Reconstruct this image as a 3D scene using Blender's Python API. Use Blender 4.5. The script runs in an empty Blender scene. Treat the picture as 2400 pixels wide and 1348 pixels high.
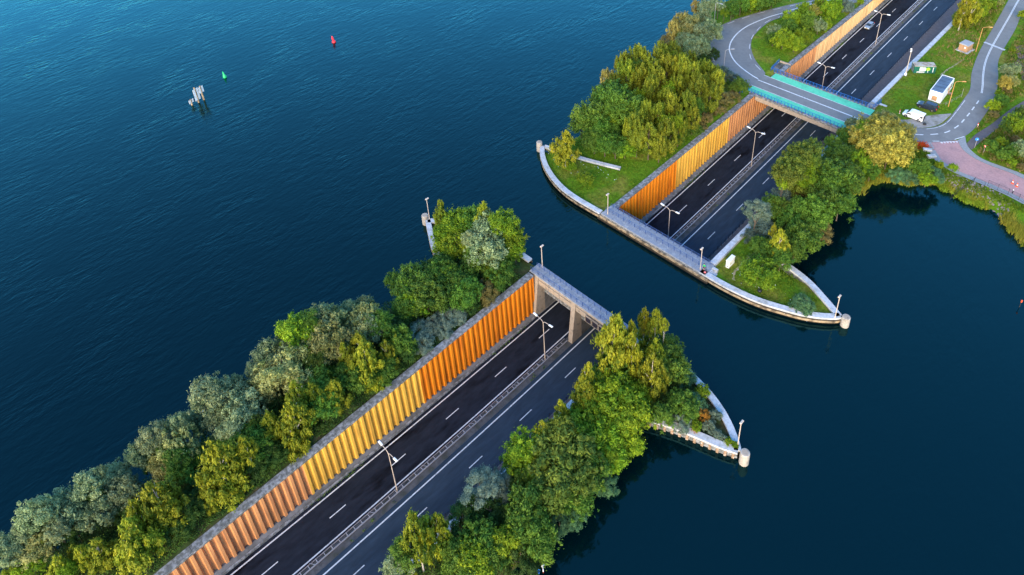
import bpy, bmesh, math, random
import numpy as np
from mathutils import Vector, Matrix
from mathutils.geometry import delaunay_2d_cdt
from bpy_extras.object_utils import world_to_camera_view
R = math.radians
sc = bpy.context.scene
col = sc.collection
rng = np.random.default_rng(7)
random.seed(7)

# ------------------------------------------------------------------ camera, sky, sun, exposure
cam = bpy.data.cameras.new('camera'); camo = bpy.data.objects.new('camera', cam); col.objects.link(camo)
camo.location = (72.728, -20.292, 114.324)
camo.rotation_euler = (R(59.476), R(2.484), R(44.364))
cam.sensor_fit = 'HORIZONTAL'; cam.sensor_width = 36; cam.lens = 26.303
cam.shift_x = -0.02082; cam.shift_y = -0.22558
cam.clip_start = 1; cam.clip_end = 4000
sc.camera = camo
SUN_EL, SUN_AZ = 15, 157          # azimuth clockwise from +Y
w = bpy.data.worlds.new('World'); sc.world = w; w.use_nodes = True
nt = w.node_tree; nt.nodes.clear()
sky = nt.nodes.new('ShaderNodeTexSky'); sky.sky_type = 'NISHITA'; sky.sun_disc = False
sky.sun_elevation = R(SUN_EL); sky.sun_rotation = R(SUN_AZ); sky.air_density = 1.6; sky.dust_density = 0.3; sky.ozone_density = 7.0
bg = nt.nodes.new('ShaderNodeBackground'); bg.inputs[1].default_value = 0.15
wo = nt.nodes.new('ShaderNodeOutputWorld')
nt.links.new(sky.outputs[0], bg.inputs[0]); nt.links.new(bg.outputs[0], wo.inputs[0])
sl = bpy.data.lights.new('sun', 'SUN'); sl.energy = 2.35; sl.angle = R(55); sl.color = (1.0, 0.76, 0.47)
so = bpy.data.objects.new('sun', sl); col.objects.link(so)
sd = Vector((math.sin(R(SUN_AZ))*math.cos(R(SUN_EL)), math.cos(R(SUN_AZ))*math.cos(R(SUN_EL)), math.sin(R(SUN_EL))))
so.rotation_euler = sd.to_track_quat('Z', 'Y').to_euler()
sc.view_settings.view_transform = 'Standard'; sc.view_settings.look = 'None'
sc.view_settings.gamma = 1; sc.view_settings.use_curve_mapping = False
sc.view_settings.exposure = 2.1
sc.cycles.max_bounces = 6; sc.cycles.diffuse_bounces = 3; sc.cycles.glossy_bounces = 3; sc.cycles.transmission_bounces = 3
sc.cycles.caustics_reflective = False; sc.cycles.caustics_refractive = False

# ------------------------------------------------------------------ helpers
def tag(o, label=None, cat=None, group=None, kind=None):
    if label: o['label'] = label
    if cat: o['category'] = cat
    if group: o['group'] = group
    if kind: o['kind'] = kind
    return o
def thing(name, label, cat, loc=(0, 0, 0), rz=0.0, group=None):
    o = bpy.data.objects.new(name, None); col.objects.link(o)
    o.location = loc; o.rotation_euler = (0, 0, rz); o.empty_display_size = .2
    return tag(o, label, cat, group)
def put(name, me, parent=None, loc=(0, 0, 0), rot=(0, 0, 0), scale=(1, 1, 1), mat=None):
    o = bpy.data.objects.new(name, me); col.objects.link(o)
    o.parent = parent; o.location = loc; o.rotation_euler = rot; o.scale = scale
    if mat is not None:
        if len(me.materials) == 0: me.materials.append(mat)
        o.material_slots[0].link = 'OBJECT'; o.material_slots[0].material = mat
    return o
class MB:
    def __init__(s): s.v = []; s.f = []; s.m = []
    def add(s, vs, fs, mi=0):
        n = len(s.v); s.v += [tuple(p) for p in vs]; s.f += [tuple(i+n for i in f) for f in fs]; s.m += [mi]*len(fs)
        return s
    def box(s, x0, x1, y0, y1, z0, z1, mi=0, M=None):
        vs = [(x, y, z) for z in (z0, z1) for y in (y0, y1) for x in (x0, x1)]
        if M is not None: vs = [tuple(M @ Vector(p)) for p in vs]
        return s.add(vs, [(0, 2, 3, 1), (4, 5, 7, 6), (0, 1, 5, 4), (2, 6, 7, 3), (0, 4, 6, 2), (1, 3, 7, 5)], mi)
    def bbox(s, x0, x1, y0, y1, z0, z1, b=.03, mi=0):     # box with chamfered top edges
        zt = z1-b
        vs = [(x, y, z0) for y in (y0, y1) for x in (x0, x1)]+[(x, y, zt) for y in (y0, y1) for x in (x0, x1)]+[(x, y, z1) for y in (y0+b, y1-b) for x in (x0+b, x1-b)]
        f = [(0, 2, 3, 1), (8, 9, 11, 10)]
        for k in (0, 4):
            f += [(k, k+1, k+5, k+4), (k+1, k+3, k+7, k+5), (k+3, k+2, k+6, k+7), (k+2, k, k+4, k+6)]
        return s.add(vs, f, mi)
    def prism(s, poly, z0, z1, mi=0):
        n = len(poly)
        vs = [(x, y, z0) for x, y in poly]+[(x, y, z1) for x, y in poly]
        return s.add(vs, [tuple(range(n))[::-1], tuple(range(n, 2*n))]+[(i, (i+1) % n, n+(i+1) % n, n+i) for i in range(n)], mi)
    def xprism(s, poly, x0, x1, mi=0):                     # polygon in (y,z) extruded along x
        n = len(poly)
        vs = [(x0, y, z) for y, z in poly]+[(x1, y, z) for y, z in poly]
        return s.add(vs, [tuple(range(n))[::-1], tuple(range(n, 2*n))]+[(i, (i+1) % n, n+(i+1) % n, n+i) for i in range(n)], mi)
    def tube(s, p0, p1, r0, r1=None, n=6, mi=0, cap=True):
        r1 = r0 if r1 is None else r1
        p0, p1 = Vector(p0), Vector(p1); d = (p1-p0).normalized()
        a = d.orthogonal().normalized(); b = d.cross(a)
        vs = [p0+(a*math.cos(2*math.pi*i/n)+b*math.sin(2*math.pi*i/n))*r0 for i in range(n)]+[p1+(a*math.cos(2*math.pi*i/n)+b*math.sin(2*math.pi*i/n))*r1 for i in range(n)]
        f = [(i, (i+1) % n, n+(i+1) % n, n+i) for i in range(n)]
        if cap: f += [tuple(range(n))[::-1], tuple(range(n, 2*n))]
        return s.add(vs, f, mi)
    def path(s, pts, r, n=6, mi=0):
        for a, b in zip(pts[:-1], pts[1:]): s.tube(a, b, r if not callable(r) else r, None, n, mi)
        return s
    def lathe(s, prof, n=12, mi=0, c=(0, 0, 0)):
        k = len(prof)
        vs = [(c[0]+r*math.cos(2*math.pi*i/n), c[1]+r*math.sin(2*math.pi*i/n), c[2]+z) for r, z in prof for i in range(n)]
        f = [(j*n+i, j*n+(i+1) % n, (j+1)*n+(i+1) % n, (j+1)*n+i) for j in range(k-1) for i in range(n)]
        f += [tuple(range(n))[::-1], tuple(range((k-1)*n, k*n))]
        return s.add(vs, f, mi)
    def strip(s, A, B, mi=0):                              # A and B: 3-D polylines of equal length
        n = len(A); return s.add(list(A)+list(B), [(i, i+1, n+i+1, n+i) for i in range(n-1)], mi)
    def mesh(s, name, *mats, smooth=False):
        me = bpy.data.meshes.new(name); me.from_pydata(s.v, [], s.f)
        for m in mats: me.materials.append(m)
        me.polygons.foreach_set('material_index', s.m)
        if smooth: me.polygons.foreach_set('use_smooth', [True]*len(s.f))
        me.update(); return me
    def build(s, name, mat, parent=None, loc=(0, 0, 0), rot=(0, 0, 0), smooth=False):
        mats = mat if isinstance(mat, (list, tuple)) else [mat]
        return put(name, s.mesh(name, *mats, smooth=smooth), parent, loc, rot)
def fixn(me):
    bm = bmesh.new(); bm.from_mesh(me); bmesh.ops.recalc_face_normals(bm, faces=bm.faces); bm.to_mesh(me); bm.free()
    return me

# ------------------------------------------------------------------ materials
def M(name, c, rough=.8, var=.25, scale=1.5, metal=0.0, spec=.4, c2=None, scale2=None, amt2=.5, bump=0.0, stretch=None, orand=0.0, detail=5, emit=None):
    m = bpy.data.materials.new(name); m.use_nodes = True; t = m.node_tree; N = t.nodes; K = t.links
    b = N['Principled BSDF']; b.inputs['Roughness'].default_value = rough; b.inputs['Metallic'].default_value = metal
    b.inputs['Specular IOR Level'].default_value = spec
    g = N.new('ShaderNodeNewGeometry'); src = g.outputs['Position']
    if stretch:
        mp = N.new('ShaderNodeMapping'); mp.inputs['Scale'].default_value = stretch; K.new(src, mp.inputs[0]); src = mp.outputs[0]
    n1 = N.new('ShaderNodeTexNoise'); n1.inputs['Scale'].default_value = scale; n1.inputs['Detail'].default_value = detail; n1.inputs['Roughness'].default_value = .65
    K.new(src, n1.inputs['Vector'])
    mr = N.new('ShaderNodeMapRange'); mr.inputs[1].default_value = .3; mr.inputs[2].default_value = .7; mr.inputs[3].default_value = 1-var; mr.inputs[4].default_value = 1+var
    K.new(n1.outputs[0], mr.inputs[0])
    val = mr.outputs[0]
    if orand:
        oi = N.new('ShaderNodeObjectInfo'); m2 = N.new('ShaderNodeMapRange'); m2.inputs[3].default_value = 1-orand; m2.inputs[4].default_value = 1+orand
        K.new(oi.outputs['Random'], m2.inputs[0]); mu = N.new('ShaderNodeMath'); mu.operation = 'MULTIPLY'; K.new(val, mu.inputs[0]); K.new(m2.outputs[0], mu.inputs[1]); val = mu.outputs[0]
    base = N.new('ShaderNodeRGB'); base.outputs[0].default_value = (*c, 1); cs = base.outputs[0]
    if c2:
        n2 = N.new('ShaderNodeTexNoise'); n2.inputs['Scale'].default_value = scale2 or scale*.3; n2.inputs['Detail'].default_value = 4
        K.new(src, n2.inputs['Vector'])
        rp = N.new('ShaderNodeMapRange'); rp.inputs[1].default_value = .62-.3*amt2; rp.inputs[2].default_value = .78-.3*amt2; K.new(n2.outputs[0], rp.inputs[0])
        mx = N.new('ShaderNodeMix'); mx.data_type = 'RGBA'; K.new(rp.outputs[0], mx.inputs['Factor']); K.new(cs, mx.inputs['A']); mx.inputs['B'].default_value = (*c2, 1); cs = mx.outputs['Result']
    vm = N.new('ShaderNodeVectorMath'); vm.operation = 'SCALE'; K.new(cs, vm.inputs[0]); K.new(val, vm.inputs['Scale'])
    K.new(vm.outputs[0], b.inputs['Base Color'])
    if bump:
        bp = N.new('ShaderNodeBump'); bp.inputs['Strength'].default_value = bump; bp.inputs['Distance'].default_value = .1; K.new(n1.outputs[0], bp.inputs['Height']); K.new(bp.outputs[0], b.inputs['Normal'])
    return m
conc = M('concrete_pale', (.44, .46, .50), .85, .22, 2.2, c2=(.33, .34, .34), scale2=.9, amt2=.35, bump=.2)
conc_old = M('concrete_weathered', (.235, .245, .265), .9, .35, 3.0, c2=(.11, .115, .115), scale2=1.6, amt2=.75, bump=.4)
conc_cream = M('concrete_cream', (.36, .325, .29), .85, .22, 1.5, c2=(.22, .20, .175), scale2=1.2, amt2=.3, bump=.2)
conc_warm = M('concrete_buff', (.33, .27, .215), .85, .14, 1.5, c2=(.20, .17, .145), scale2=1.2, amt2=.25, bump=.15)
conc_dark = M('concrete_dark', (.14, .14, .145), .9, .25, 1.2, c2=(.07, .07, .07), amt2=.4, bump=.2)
deckm = M('walkway_deck', (.22, .24, .285), .85, .18, 3.0, c2=(.32, .33, .35), scale2=1.1, amt2=.3, bump=.15)
asph_l = M('asphalt_dark', (.016, .020, .030), .85, .28, .8, c2=(.004, .004, .006), scale2=.30, amt2=.26, bump=.15, stretch=(1.6, .45, 1), spec=.06)
asph_r = M('asphalt_blue_grey', (.029, .046, .068), .8, .22, .8, c2=(.020, .034, .053), scale2=.12, amt2=.4, bump=.15, stretch=(1.6, .3, 1), spec=.12)
asph_g = M('asphalt_grey', (.175, .178, .18), .9, .10, 1.2, c2=(.145, .148, .152), scale2=.2, amt2=.4, bump=.1)
pathm = M('cycle_path_asphalt', (.11, .095, .10), .9, .18, 1.2, bump=.1)
median_m = M('median_paving', (.085, .085, .09), .9, .35, 1.4, c2=(.05, .052, .045), scale2=.7, amt2=.5, bump=.2)
paint = M('road_paint', (.60, .61, .63), .7, .15, 3.0, c2=(.36, .36, .37), scale2=2.0, amt2=.25)
greenp = M('turquoise_surfacing', (.10, .52, .32), .85, .12, 1.6, c2=(.085, .44, .28), scale2=.5, amt2=.4)
redp = M('red_brick_paving', (.40, .23, .225), .9, .16, 2.6, c2=(.33, .20, .20), scale2=.4, amt2=.4, bump=.15)
greybrick = M('grey_brick_paving', (.24, .255, .27), .9, .2, 3.0, bump=.2)
brownpave = M('brown_brick_paving', (.16, .10, .10), .9, .2, 3.0, bump=.2)
bluep = M('railing_blue', (.035, .075, .22), .45, .15, 3.0)
brightblue = M('bridge_blue', (.008, .10, .38), .4, .12, 3.0)
navy = M('fence_navy', (.018, .022, .045), .5, .2, 3.0)
galv = M('galvanised_steel', (.42, .40, .42), .4, .12, 4.0, metal=.4)
polem = M('lamp_pole', (.50, .42, .36), .5, .12, 3.0)
lampm = M('lamp_head', (.75, .75, .74), .4, .08, 3.0)
orangepole = M('orange_pole', (.50, .25, .09), .55, .15, 3.0)
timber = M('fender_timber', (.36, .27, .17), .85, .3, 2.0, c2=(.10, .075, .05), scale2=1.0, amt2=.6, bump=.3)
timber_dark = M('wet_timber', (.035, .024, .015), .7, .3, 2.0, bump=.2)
rustp = M('rusty_pile', (.26, .17, .11), .8, .3, 2.0, c2=(.36, .32, .28), scale2=2.0, amt2=.4, orand=.12, bump=.2)
pile_m = {'pink': M('pile_salmon', (.60, .27, .105), .7, .17, .8, stretch=(1, 1, .12), orand=.09, bump=.05, c2=(.40, .17, .07), scale2=1.1, amt2=.32),
          'yellow': M('pile_amber', (.74, .42, .06), .7, .17, .8, stretch=(1, 1, .12), orand=.09, bump=.05, c2=(.52, .27, .04), scale2=1.1, amt2=.32),
          'orange': M('pile_orange', (.70, .21, .005), .7, .17, .8, stretch=(1, 1, .12), orand=.09, bump=.05, c2=(.50, .13, .004), scale2=1.1, amt2=.32),
          'pale': M('pile_pale', (.74, .47, .22), .7, .17, .8, stretch=(1, 1, .12), orand=.09, bump=.05, c2=(.55, .33, .14), scale2=1.1, amt2=.32)}
boltm = M('bolt_rust', (.22, .10, .04), .7, .2, 3)
white = M('white_paint', (.80, .80, .80), .45, .06, 1.5)
dark = M('dark_plastic', (.02, .02, .022), .5, .2, 3)
glass = M('dark_glass', (.02, .03, .04), .08, .1, 3, spec=.8)
screen = M('matrix_screen', (.02, .018, .028), .3, .2, 3)
rock = M('riprap', (.19, .17, .19), .9, .35, 1.5, orand=.2, bump=.3)
dirt = M('gravel_dirt', (.27, .26, .25), .95, .25, 2.2, c2=(.17, .16, .12), scale2=.5, amt2=.35, bump=.2)
worn = M('bare_earth', (.30, .255, .15), .95, .3, 2.5, c2=(.13, .15, .04), scale2=1.3, amt2=.45, bump=.2)
def leafmat(name, dk, lt, tr=.22):
    m = bpy.data.materials.new(name); m.use_nodes = True; t = m.node_tree; N = t.nodes; K = t.links
    b = N['Principled BSDF']; b.inputs['Roughness'].default_value = .65; b.inputs['Specular IOR Level'].default_value = .25
    at = N.new('ShaderNodeAttribute'); at.attribute_name = 'leaf'
    oi = N.new('ShaderNodeObjectInfo')
    mx = N.new('ShaderNodeMix'); mx.data_type = 'RGBA'; mx.inputs['A'].default_value = (*dk, 1); mx.inputs['B'].default_value = (*lt, 1)
    K.new(at.outputs['Fac'], mx.inputs['Factor'])
    mr = N.new('ShaderNodeMapRange'); mr.inputs[3].default_value = .485; mr.inputs[4].default_value = .515; K.new(oi.outputs['Random'], mr.inputs[0])
    ml = N.new('ShaderNodeMath'); ml.operation = 'MULTIPLY_ADD'; ml.inputs[1].default_value = 7.31; ml.inputs[2].default_value = .0; K.new(oi.outputs['Random'], ml.inputs[0])
    fr = N.new('ShaderNodeMath'); fr.operation = 'FRACT'; K.new(ml.outputs[0], fr.inputs[0])
    mv = N.new('ShaderNodeMapRange'); mv.inputs[3].default_value = .78; mv.inputs[4].default_value = 1.22; K.new(fr.outputs[0], mv.inputs[0])
    hs = N.new('ShaderNodeHueSaturation'); K.new(mr.outputs[0], hs.inputs['Hue']); K.new(mv.outputs[0], hs.inputs['Value']); K.new(mx.outputs['Result'], hs.inputs['Color'])
    K.new(hs.outputs[0], b.inputs['Base Color'])
    tl = N.new('ShaderNodeBsdfTranslucent'); K.new(hs.outputs[0], tl.inputs[0])
    ms = N.new('ShaderNodeMixShader'); ms.inputs[0].default_value = tr; K.new(b.outputs[0], ms.inputs[1]); K.new(tl.outputs[0], ms.inputs[2])
    K.new(ms.outputs[0], N['Material Output'].inputs[0])
    return m

# ------------------------------------------------------------------ levels and profiles  (x across the trench, y along it, z = 0 is the lake)
def zr(y):
    y0 = min(max(y, -40), 212); u = (y0-63)/100
    z = 1.7-11.09+10*(.066*u+.393*u*u-.066*u**3-.032*u**4)
    s = (.66+7.86*u-1.98*u*u-1.28*u**3)/100
    return z+s*(y-y0)
def zc(y):                        # top of the left coping
    if y > 77: return 1.7+.40*(min(y, 140)-77)**2/50**2
    return 1.7-(.19*((50-y)/50)**2 if y < 50 else 0)
def zl(y):                        # banks
    t = min(max((abs(y-65)-25)/35, 0), 1); t = t*t*(3-2*t)
    return 1.0+.95*t if y > 65 else 1.0+.4*t
def smooth_line(P, n):            # Catmull-Rom resampled to n points
    P = [np.array(p, float) for p in P]; Q = [2*P[0]-P[1]]+P+[2*P[-1]-P[-2]]; out = []
    for i in range(1, len(Q)-2):
        for t in np.linspace(0, 1, 24, endpoint=False):
            a, b, c_, d = Q[i-1:i+3]
            out.append(.5*(2*b+(c_-a)*t+(2*a-5*b+4*c_-d)*t*t+(3*b-a-3*c_+d)*t**3))
    out.append(P[-1]); out = np.array(out)
    L = np.r_[0, np.cumsum(np.linalg.norm(np.diff(out, axis=0), axis=1))]
    s = np.linspace(0, L[-1], n)
    return np.stack([np.interp(s, L, out[:, k]) for k in range(out.shape[1])], 1)
def length(P): return float(np.linalg.norm(np.diff(np.array(P), axis=0), axis=1).sum())
def offset(P, d):
    P = np.asarray(P, float); T = np.gradient(P, axis=0); T /= np.linalg.norm(T, axis=1)[:, None]
    return P+np.stack([-T[:, 1], T[:, 0]], 1)*d

# ------------------------------------------------------------------ water
wm = bpy.data.materials.new('lake_water'); wm.use_nodes = True; t = wm.node_tree; N = t.nodes; K = t.links
b = N['Principled BSDF']; b.inputs['Base Color'].default_value = (.0, .0015, .003, 1); b.inputs['Roughness'].default_value = .06; b.inputs['IOR'].default_value = 1.333; b.inputs['Specular IOR Level'].default_value = .95; b.inputs['Specular Tint'].default_value = (.10, .88, 1, 1)
g = N.new('ShaderNodeNewGeometry')
def wnoise(sx, sy, scale, detail, rz=0.07, loc=(0, 0, 0)):
    mp = N.new('ShaderNodeMapping'); mp.inputs['Scale'].default_value = (sx, sy, 1); mp.inputs['Rotation'].default_value = (0, 0, rz); mp.inputs['Location'].default_value = loc
    K.new(g.outputs['Position'], mp.inputs[0]); n = N.new('ShaderNodeTexNoise'); n.inputs['Scale'].default_value = scale; n.inputs['Detail'].default_value = detail; n.inputs['Roughness'].default_value = .55; n.inputs['Distortion'].default_value = .35
    K.new(mp.outputs[0], n.inputs['Vector']); return n.outputs[0]
a1 = wnoise(1, .33, .75, 3); a2 = wnoise(1, .5, 2.2, 2, -.25, (5, 3, 0)); a3 = wnoise(1, .7, .09, 2, .4, (9, 1, 0))
ad = N.new('ShaderNodeMath'); ad.operation = 'MULTIPLY_ADD'; ad.inputs[1].default_value = .32; K.new(a2, ad.inputs[0]); K.new(a1, ad.inputs[2])
sx = N.new('ShaderNodeSeparateXYZ'); K.new(g.outputs['Position'], sx.inputs[0])
sh = N.new('ShaderNodeMapRange'); sh.interpolation_type = 'SMOOTHSTEP'; sh.inputs[1].default_value = -70; sh.inputs[2].default_value = 40; sh.inputs[3].default_value = 1.0; sh.inputs[4].default_value = .30
K.new(sx.outputs[0], sh.inputs[0])
shc = N.new('ShaderNodeMapRange'); shc.interpolation_type = 'SMOOTHSTEP'; shc.inputs[1].default_value = -60; shc.inputs[2].default_value = 25; K.new(sx.outputs[0], shc.inputs[0])
body = N.new('ShaderNodeMix'); body.data_type = 'RGBA'; body.inputs['A'].default_value = (0, .0003, .0006, 1); body.inputs['B'].default_value = (0, .0052, .0078, 1)   # near-black lake; teal toward the pond stands in for brighter sky reflection
K.new(shc.outputs[0], body.inputs['Factor']); pass
gust = N.new('ShaderNodeMapRange'); gust.inputs[1].default_value = .3; gust.inputs[2].default_value = .7; gust.inputs[3].default_value = .35; gust.inputs[4].default_value = 1.5; K.new(a3, gust.inputs[0])
mu = N.new('ShaderNodeMath'); mu.operation = 'MULTIPLY'; K.new(sh.outputs[0], mu.inputs[0]); K.new(gust.outputs[0], mu.inputs[1])
mu2 = N.new('ShaderNodeMath'); mu2.operation = 'MULTIPLY'; mu2.inputs[1].default_value = .21; K.new(mu.outputs[0], mu2.inputs[0])
bp = N.new('ShaderNodeBump'); bp.inputs['Distance'].default_value = .55; K.new(mu2.outputs[0], bp.inputs['Strength']); K.new(ad.outputs[0], bp.inputs['Height']); df = N.new('ShaderNodeBsdfDiffuse'); K.new(body.outputs['Result'], df.inputs['Color'])
gl = N.new('ShaderNodeBsdfGlossy'); gl.inputs['Color'].default_value = (.30, .95, 1, 1); gl.inputs['Roughness'].default_value = .07; K.new(bp.outputs[0], gl.inputs['Normal'])
fr = N.new('ShaderNodeFresnel'); fr.inputs['IOR'].default_value = 1.25; K.new(bp.outputs[0], fr.inputs['Normal'])
fm = N.new('ShaderNodeMath'); fm.operation = 'MULTIPLY'; fm.use_clamp = True; fm.inputs[1].default_value = 2.15; K.new(fr.outputs[0], fm.inputs[0])
fc = N.new('ShaderNodeMath'); fc.operation = 'MINIMUM'; fc.inputs[1].default_value = .5; K.new(fm.outputs[0], fc.inputs[0])
mxs = N.new('ShaderNodeMixShader'); K.new(fc.outputs[0], mxs.inputs[0]); K.new(df.outputs[0], mxs.inputs[1]); K.new(gl.outputs[0], mxs.inputs[2]); K.new(mxs.outputs[0], N['Material Output'].inputs[0])
wb = MB()
for (x0, x1, y0, y1) in ((-1500, -6.2, -900, 1500), (20.0, 900, -900, 1500), (-6.2, 20.0, 53.4, 76.6)):
    wb.add([(x0, y0, 0), (x1, y0, 0), (x1, y1, 0), (x0, y1, 0)], [(0, 1, 2, 3)])
tag(wb.build('water', wm), 'deep blue rippled lake water around the road', kind='structure')

# ------------------------------------------------------------------ banks
grass = M('meadow_grass', (.080, .165, .008), .95, .45, 1.1, c2=(.165, .165, .025), scale2=.16, amt2=.45, bump=.5, detail=9, spec=.1)
grass_dark = M('bank_soil', (.045, .065, .018), .95, .5, 1.3, c2=(.09, .07, .035), scale2=.4, amt2=.4, bump=.5, detail=8, spec=.1)
def seg_dist(p, a, b):
    d = b-a; t_ = np.clip(((p-a)@d)/(d@d), 0, 1); return np.linalg.norm(p-(a+t_[:, None]*d), axis=1)
def land(name, outline, shores, mat, label, step=2.0, grade=.55):
    O = np.array(outline, float); n = len(O)
    xs = np.arange(O[:, 0].min(), O[:, 0].max(), step); ys = np.arange(O[:, 1].min(), O[:, 1].max(), step)
    G = np.array([(x, y) for y in ys for x in xs]); G += rng.uniform(-.4, .4, G.shape)*step*.5
    ins = np.zeros(len(G), bool); j = n-1
    for i in range(n):
        c_ = ((O[i, 1] > G[:, 1]) != (O[j, 1] > G[:, 1])) & (G[:, 0] < (O[j, 0]-O[i, 0])*(G[:, 1]-O[i, 1])/(O[j, 1]-O[i, 1]+1e-12)+O[i, 0])
        ins ^= c_; j = i
    md = np.min([seg_dist(G, O[i], O[(i+1) % n]) for i in range(n)], axis=0)
    G = G[ins & (md > step*.35)]
    vs = [Vector(p) for p in O]+[Vector(p) for p in G]
    r = delaunay_2d_cdt(vs, [(i, (i+1) % n) for i in range(n)], [], 1, 1e-4)
    V = np.array([(p.x, p.y) for p in r[0]]); F = [tuple(f) for f in r[2]]
    z = np.array([zl(y) for y in V[:, 1]])+rng.normal(0, .03, len(V))
    for S in shores:
        S = np.array(S, float)
        d = np.min([seg_dist(V, S[i], S[i+1]) for i in range(len(S)-1)], axis=0)
        z = np.minimum(z, -.5+d*grade)
    me = bpy.data.meshes.new(name); me.from_pydata([(x, y, zz) for (x, y), zz in zip(V, z)], [], F)
    me.materials.append(mat); me.polygons.foreach_set('use_smooth', [True]*len(F)); me.update()
    o = put(name, me); return tag(o, label, kind='structure')
XL, XR = -5.95, 20.15
mir = lambda P: [(10.9-x, y) for x, y in P]
near_quay_r = [(19.0, 55.0), (24, 55.0), (28.5, 54.95), (32.0, 54.4), (35.6, 53.5), (38.7, 52.2), (41.3, 50.6), (43.4, 48.9), (44.2, 48.0)]
near_quay_l = mir(near_quay_r)
far_quay_r = [(19.0, 74.45), (24, 74.5), (28.5, 74.95), (32, 75.7), (35.5, 76.9), (38.7, 78.2), (41.4, 79.8), (43.4, 81.4), (44.2, 82.4)]
far_quay_l = [(-6.5, 74.3), (-10, 74.2), (-13.5, 74.2), (-17, 74.5), (-20.5, 75.3), (-24.2, 76.7), (-27.6, 78.5), (-30.6, 80.7), (-32.9, 83.0)]
back_nr = [(44.0, 47.2), (41.5, 46.2), (38.5, 45.3), (34.5, 44.0), (31.0, 42.5), (28.5, 41.0)]
back_nl = [(-33.4, 47.4), (-30.4, 45.6), (-26.6, 43.4), (-23.4, 42.1), (-20.5, 41.4)]
back_fl = [(-32.0, 83.4), (-27.0, 84.4), (-22.0, 85.8), (-17, 87.4), (-12.6, 89.0)]
back_fr = [(44.0, 83.0), (40.4, 84.9), (35.8, 87.0), (31.0, 88.1), (28.5, 88.4)]
sh_nl = [(-20.8, 42.5), (-21.6, 30), (-21.2, 12), (-22.2, -8), (-21.6, -30), (-22, -70)]
sh_nr = [(30.6, 42.5), (31.6, 36), (31.0, 28), (30.6, 20), (31.0, 8), (30.5, -20), (30, -70)]
sh_fl = [(-31.5, 84.5), (-30.5, 92), (-31.5, 102), (-35, 112), (-34.5, 124), (-35.5, 134), (-40.5, 142), (-42.5, 152), (-45, 166), (-43, 185), (-36, 205), (-32, 230), (-30, 330)]
sh_fr = [(31.2, 87.5), (31.6, 95), (32.6, 101.5), (31.4, 109), (32.2, 115), (32.0, 121.5), (34, 126), (38.5, 128.4), (40.6, 131), (43.6, 132.3), (49, 131.8), (54.5, 131.6), (57.2, 129.2), (60, 127), (63, 124.8), (72, 119), (90, 108), (140, 90)]
land('bank_near_left', [(XL, -70), (XL, 54.2)]+[(x, y-.6) for x, y in near_quay_l[1:-1]]+[(-32.6, 47.9)]+[(x, y+.3) for x, y in back_nl[1:-1]]+sh_nl, [sh_nl], grass_dark, 'wooded strip of bank between lake and amber wall')
land('bank_near_right', ([(XR, -70), (XR, 54.2)]+[(x, y-.6) for x, y in near_quay_r[1:-1]]+[(43.4, 47.9)]+[(x, y+.3) for x, y in back_nr[1:-1]]+sh_nr)[::-1], [sh_nr], grass_dark, 'wooded strip of bank beside the dark pond')
land('bank_far_left', [(XL, 330), (XL, 75.2)]+[(x, y+.6) for x, y in far_quay_l[1:-1]]+[(-32.2, 83)]+sh_fl, [sh_fl], grass, 'grassy tree covered bank beyond the channel on the lake side')
land('bank_far_right', ([(XR, 330), (XR, 75.2)]+[(x, y+.6) for x, y in far_quay_r[1:-1]]+[(43.4, 82.6)]+[(x, y-.3) for x, y in back_fr[1:-1]]+sh_fr+[(140, 330)])[::-1], [sh_fr], grass, 'grassy bank beyond the channel on the pond side')

# ------------------------------------------------------------------ trench floor, carriageways, markings
Y0, Y1 = -60.0, 300.0
def ys(a, b, st): 
    n = max(2, int(round((b-a)/st))+1); return np.linspace(a, b, n)
def lane(name, x0, x1, a, b, mat, dz, st=4.0, parent=None):
    Y = ys(a, b, st); m = MB(); m.strip([(x1, y, zr(y)+dz) for y in Y], [(x0, y, zr(y)+dz) for y in Y])
    return m.build(name, mat, parent)
tag(lane('trench_floor', -6.0, 20.1, Y0, Y1, conc_dark, -.02), 'dark concrete floor of the sunken road trench', kind='structure')
road_l = tag(lane('road_left_carriageway', -3.98, 3.98, Y0, Y1, asph_l, 0.0), 'dark asphalt carriageway beside the amber wall', kind='structure')
road_r = tag(lane('road_right_carriageway', 5.75, 13.2, Y0, Y1, asph_r, 0.0), 'blue grey asphalt carriageway beside the cycle path', kind='structure')
med = tag(lane('median_strip', 3.98, 5.75, Y0, Y1, median_m, .05), 'narrow grey median between the two carriageways', kind='structure')
cyc = tag(lane('cycle_path', 13.35, 19.0, Y0, Y1, pathm, .12), 'brown asphalt cycle path along the right trench wall', kind='structure')
mk = MB(); mk.box(13.2, 13.36, 0, 5, -.1, .16); me_kerb = mk.mesh('kerb_stone', conc_dark)
for y in np.arange(Y0, 250, 5.03):
    put('kerb_stone', me_kerb, cyc, (0, y, zr(y)), (math.atan((zr(y+5)-zr(y))/5), 0, 0))
for x, par in ((-3.32, road_l), (3.32, road_l), (6.59, road_r)):
    lane('edge_line', x-.11, x+.11, Y0, Y1, paint, .006, 4.0, par)
dm = MB(); dm.add([(-.08, 0, 0), (.08, 0, 0), (.08, 3, 0), (-.08, 3, 0)], [(0, 1, 2, 3)]); me_dash = dm.mesh('lane_dash', paint)
for x, y0, par in ((0, -48, road_l), (9.84, -39.14, road_r)):
    for k in range(26):
        y = y0+12*k; put('lane_dash', me_dash, par, (x, y, zr(y)+.009), (math.atan((zr(y+3)-zr(y))/3), 0, 0))
# oil stains keep the asphalt from looking uniform: part of the asphalt material above

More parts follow.
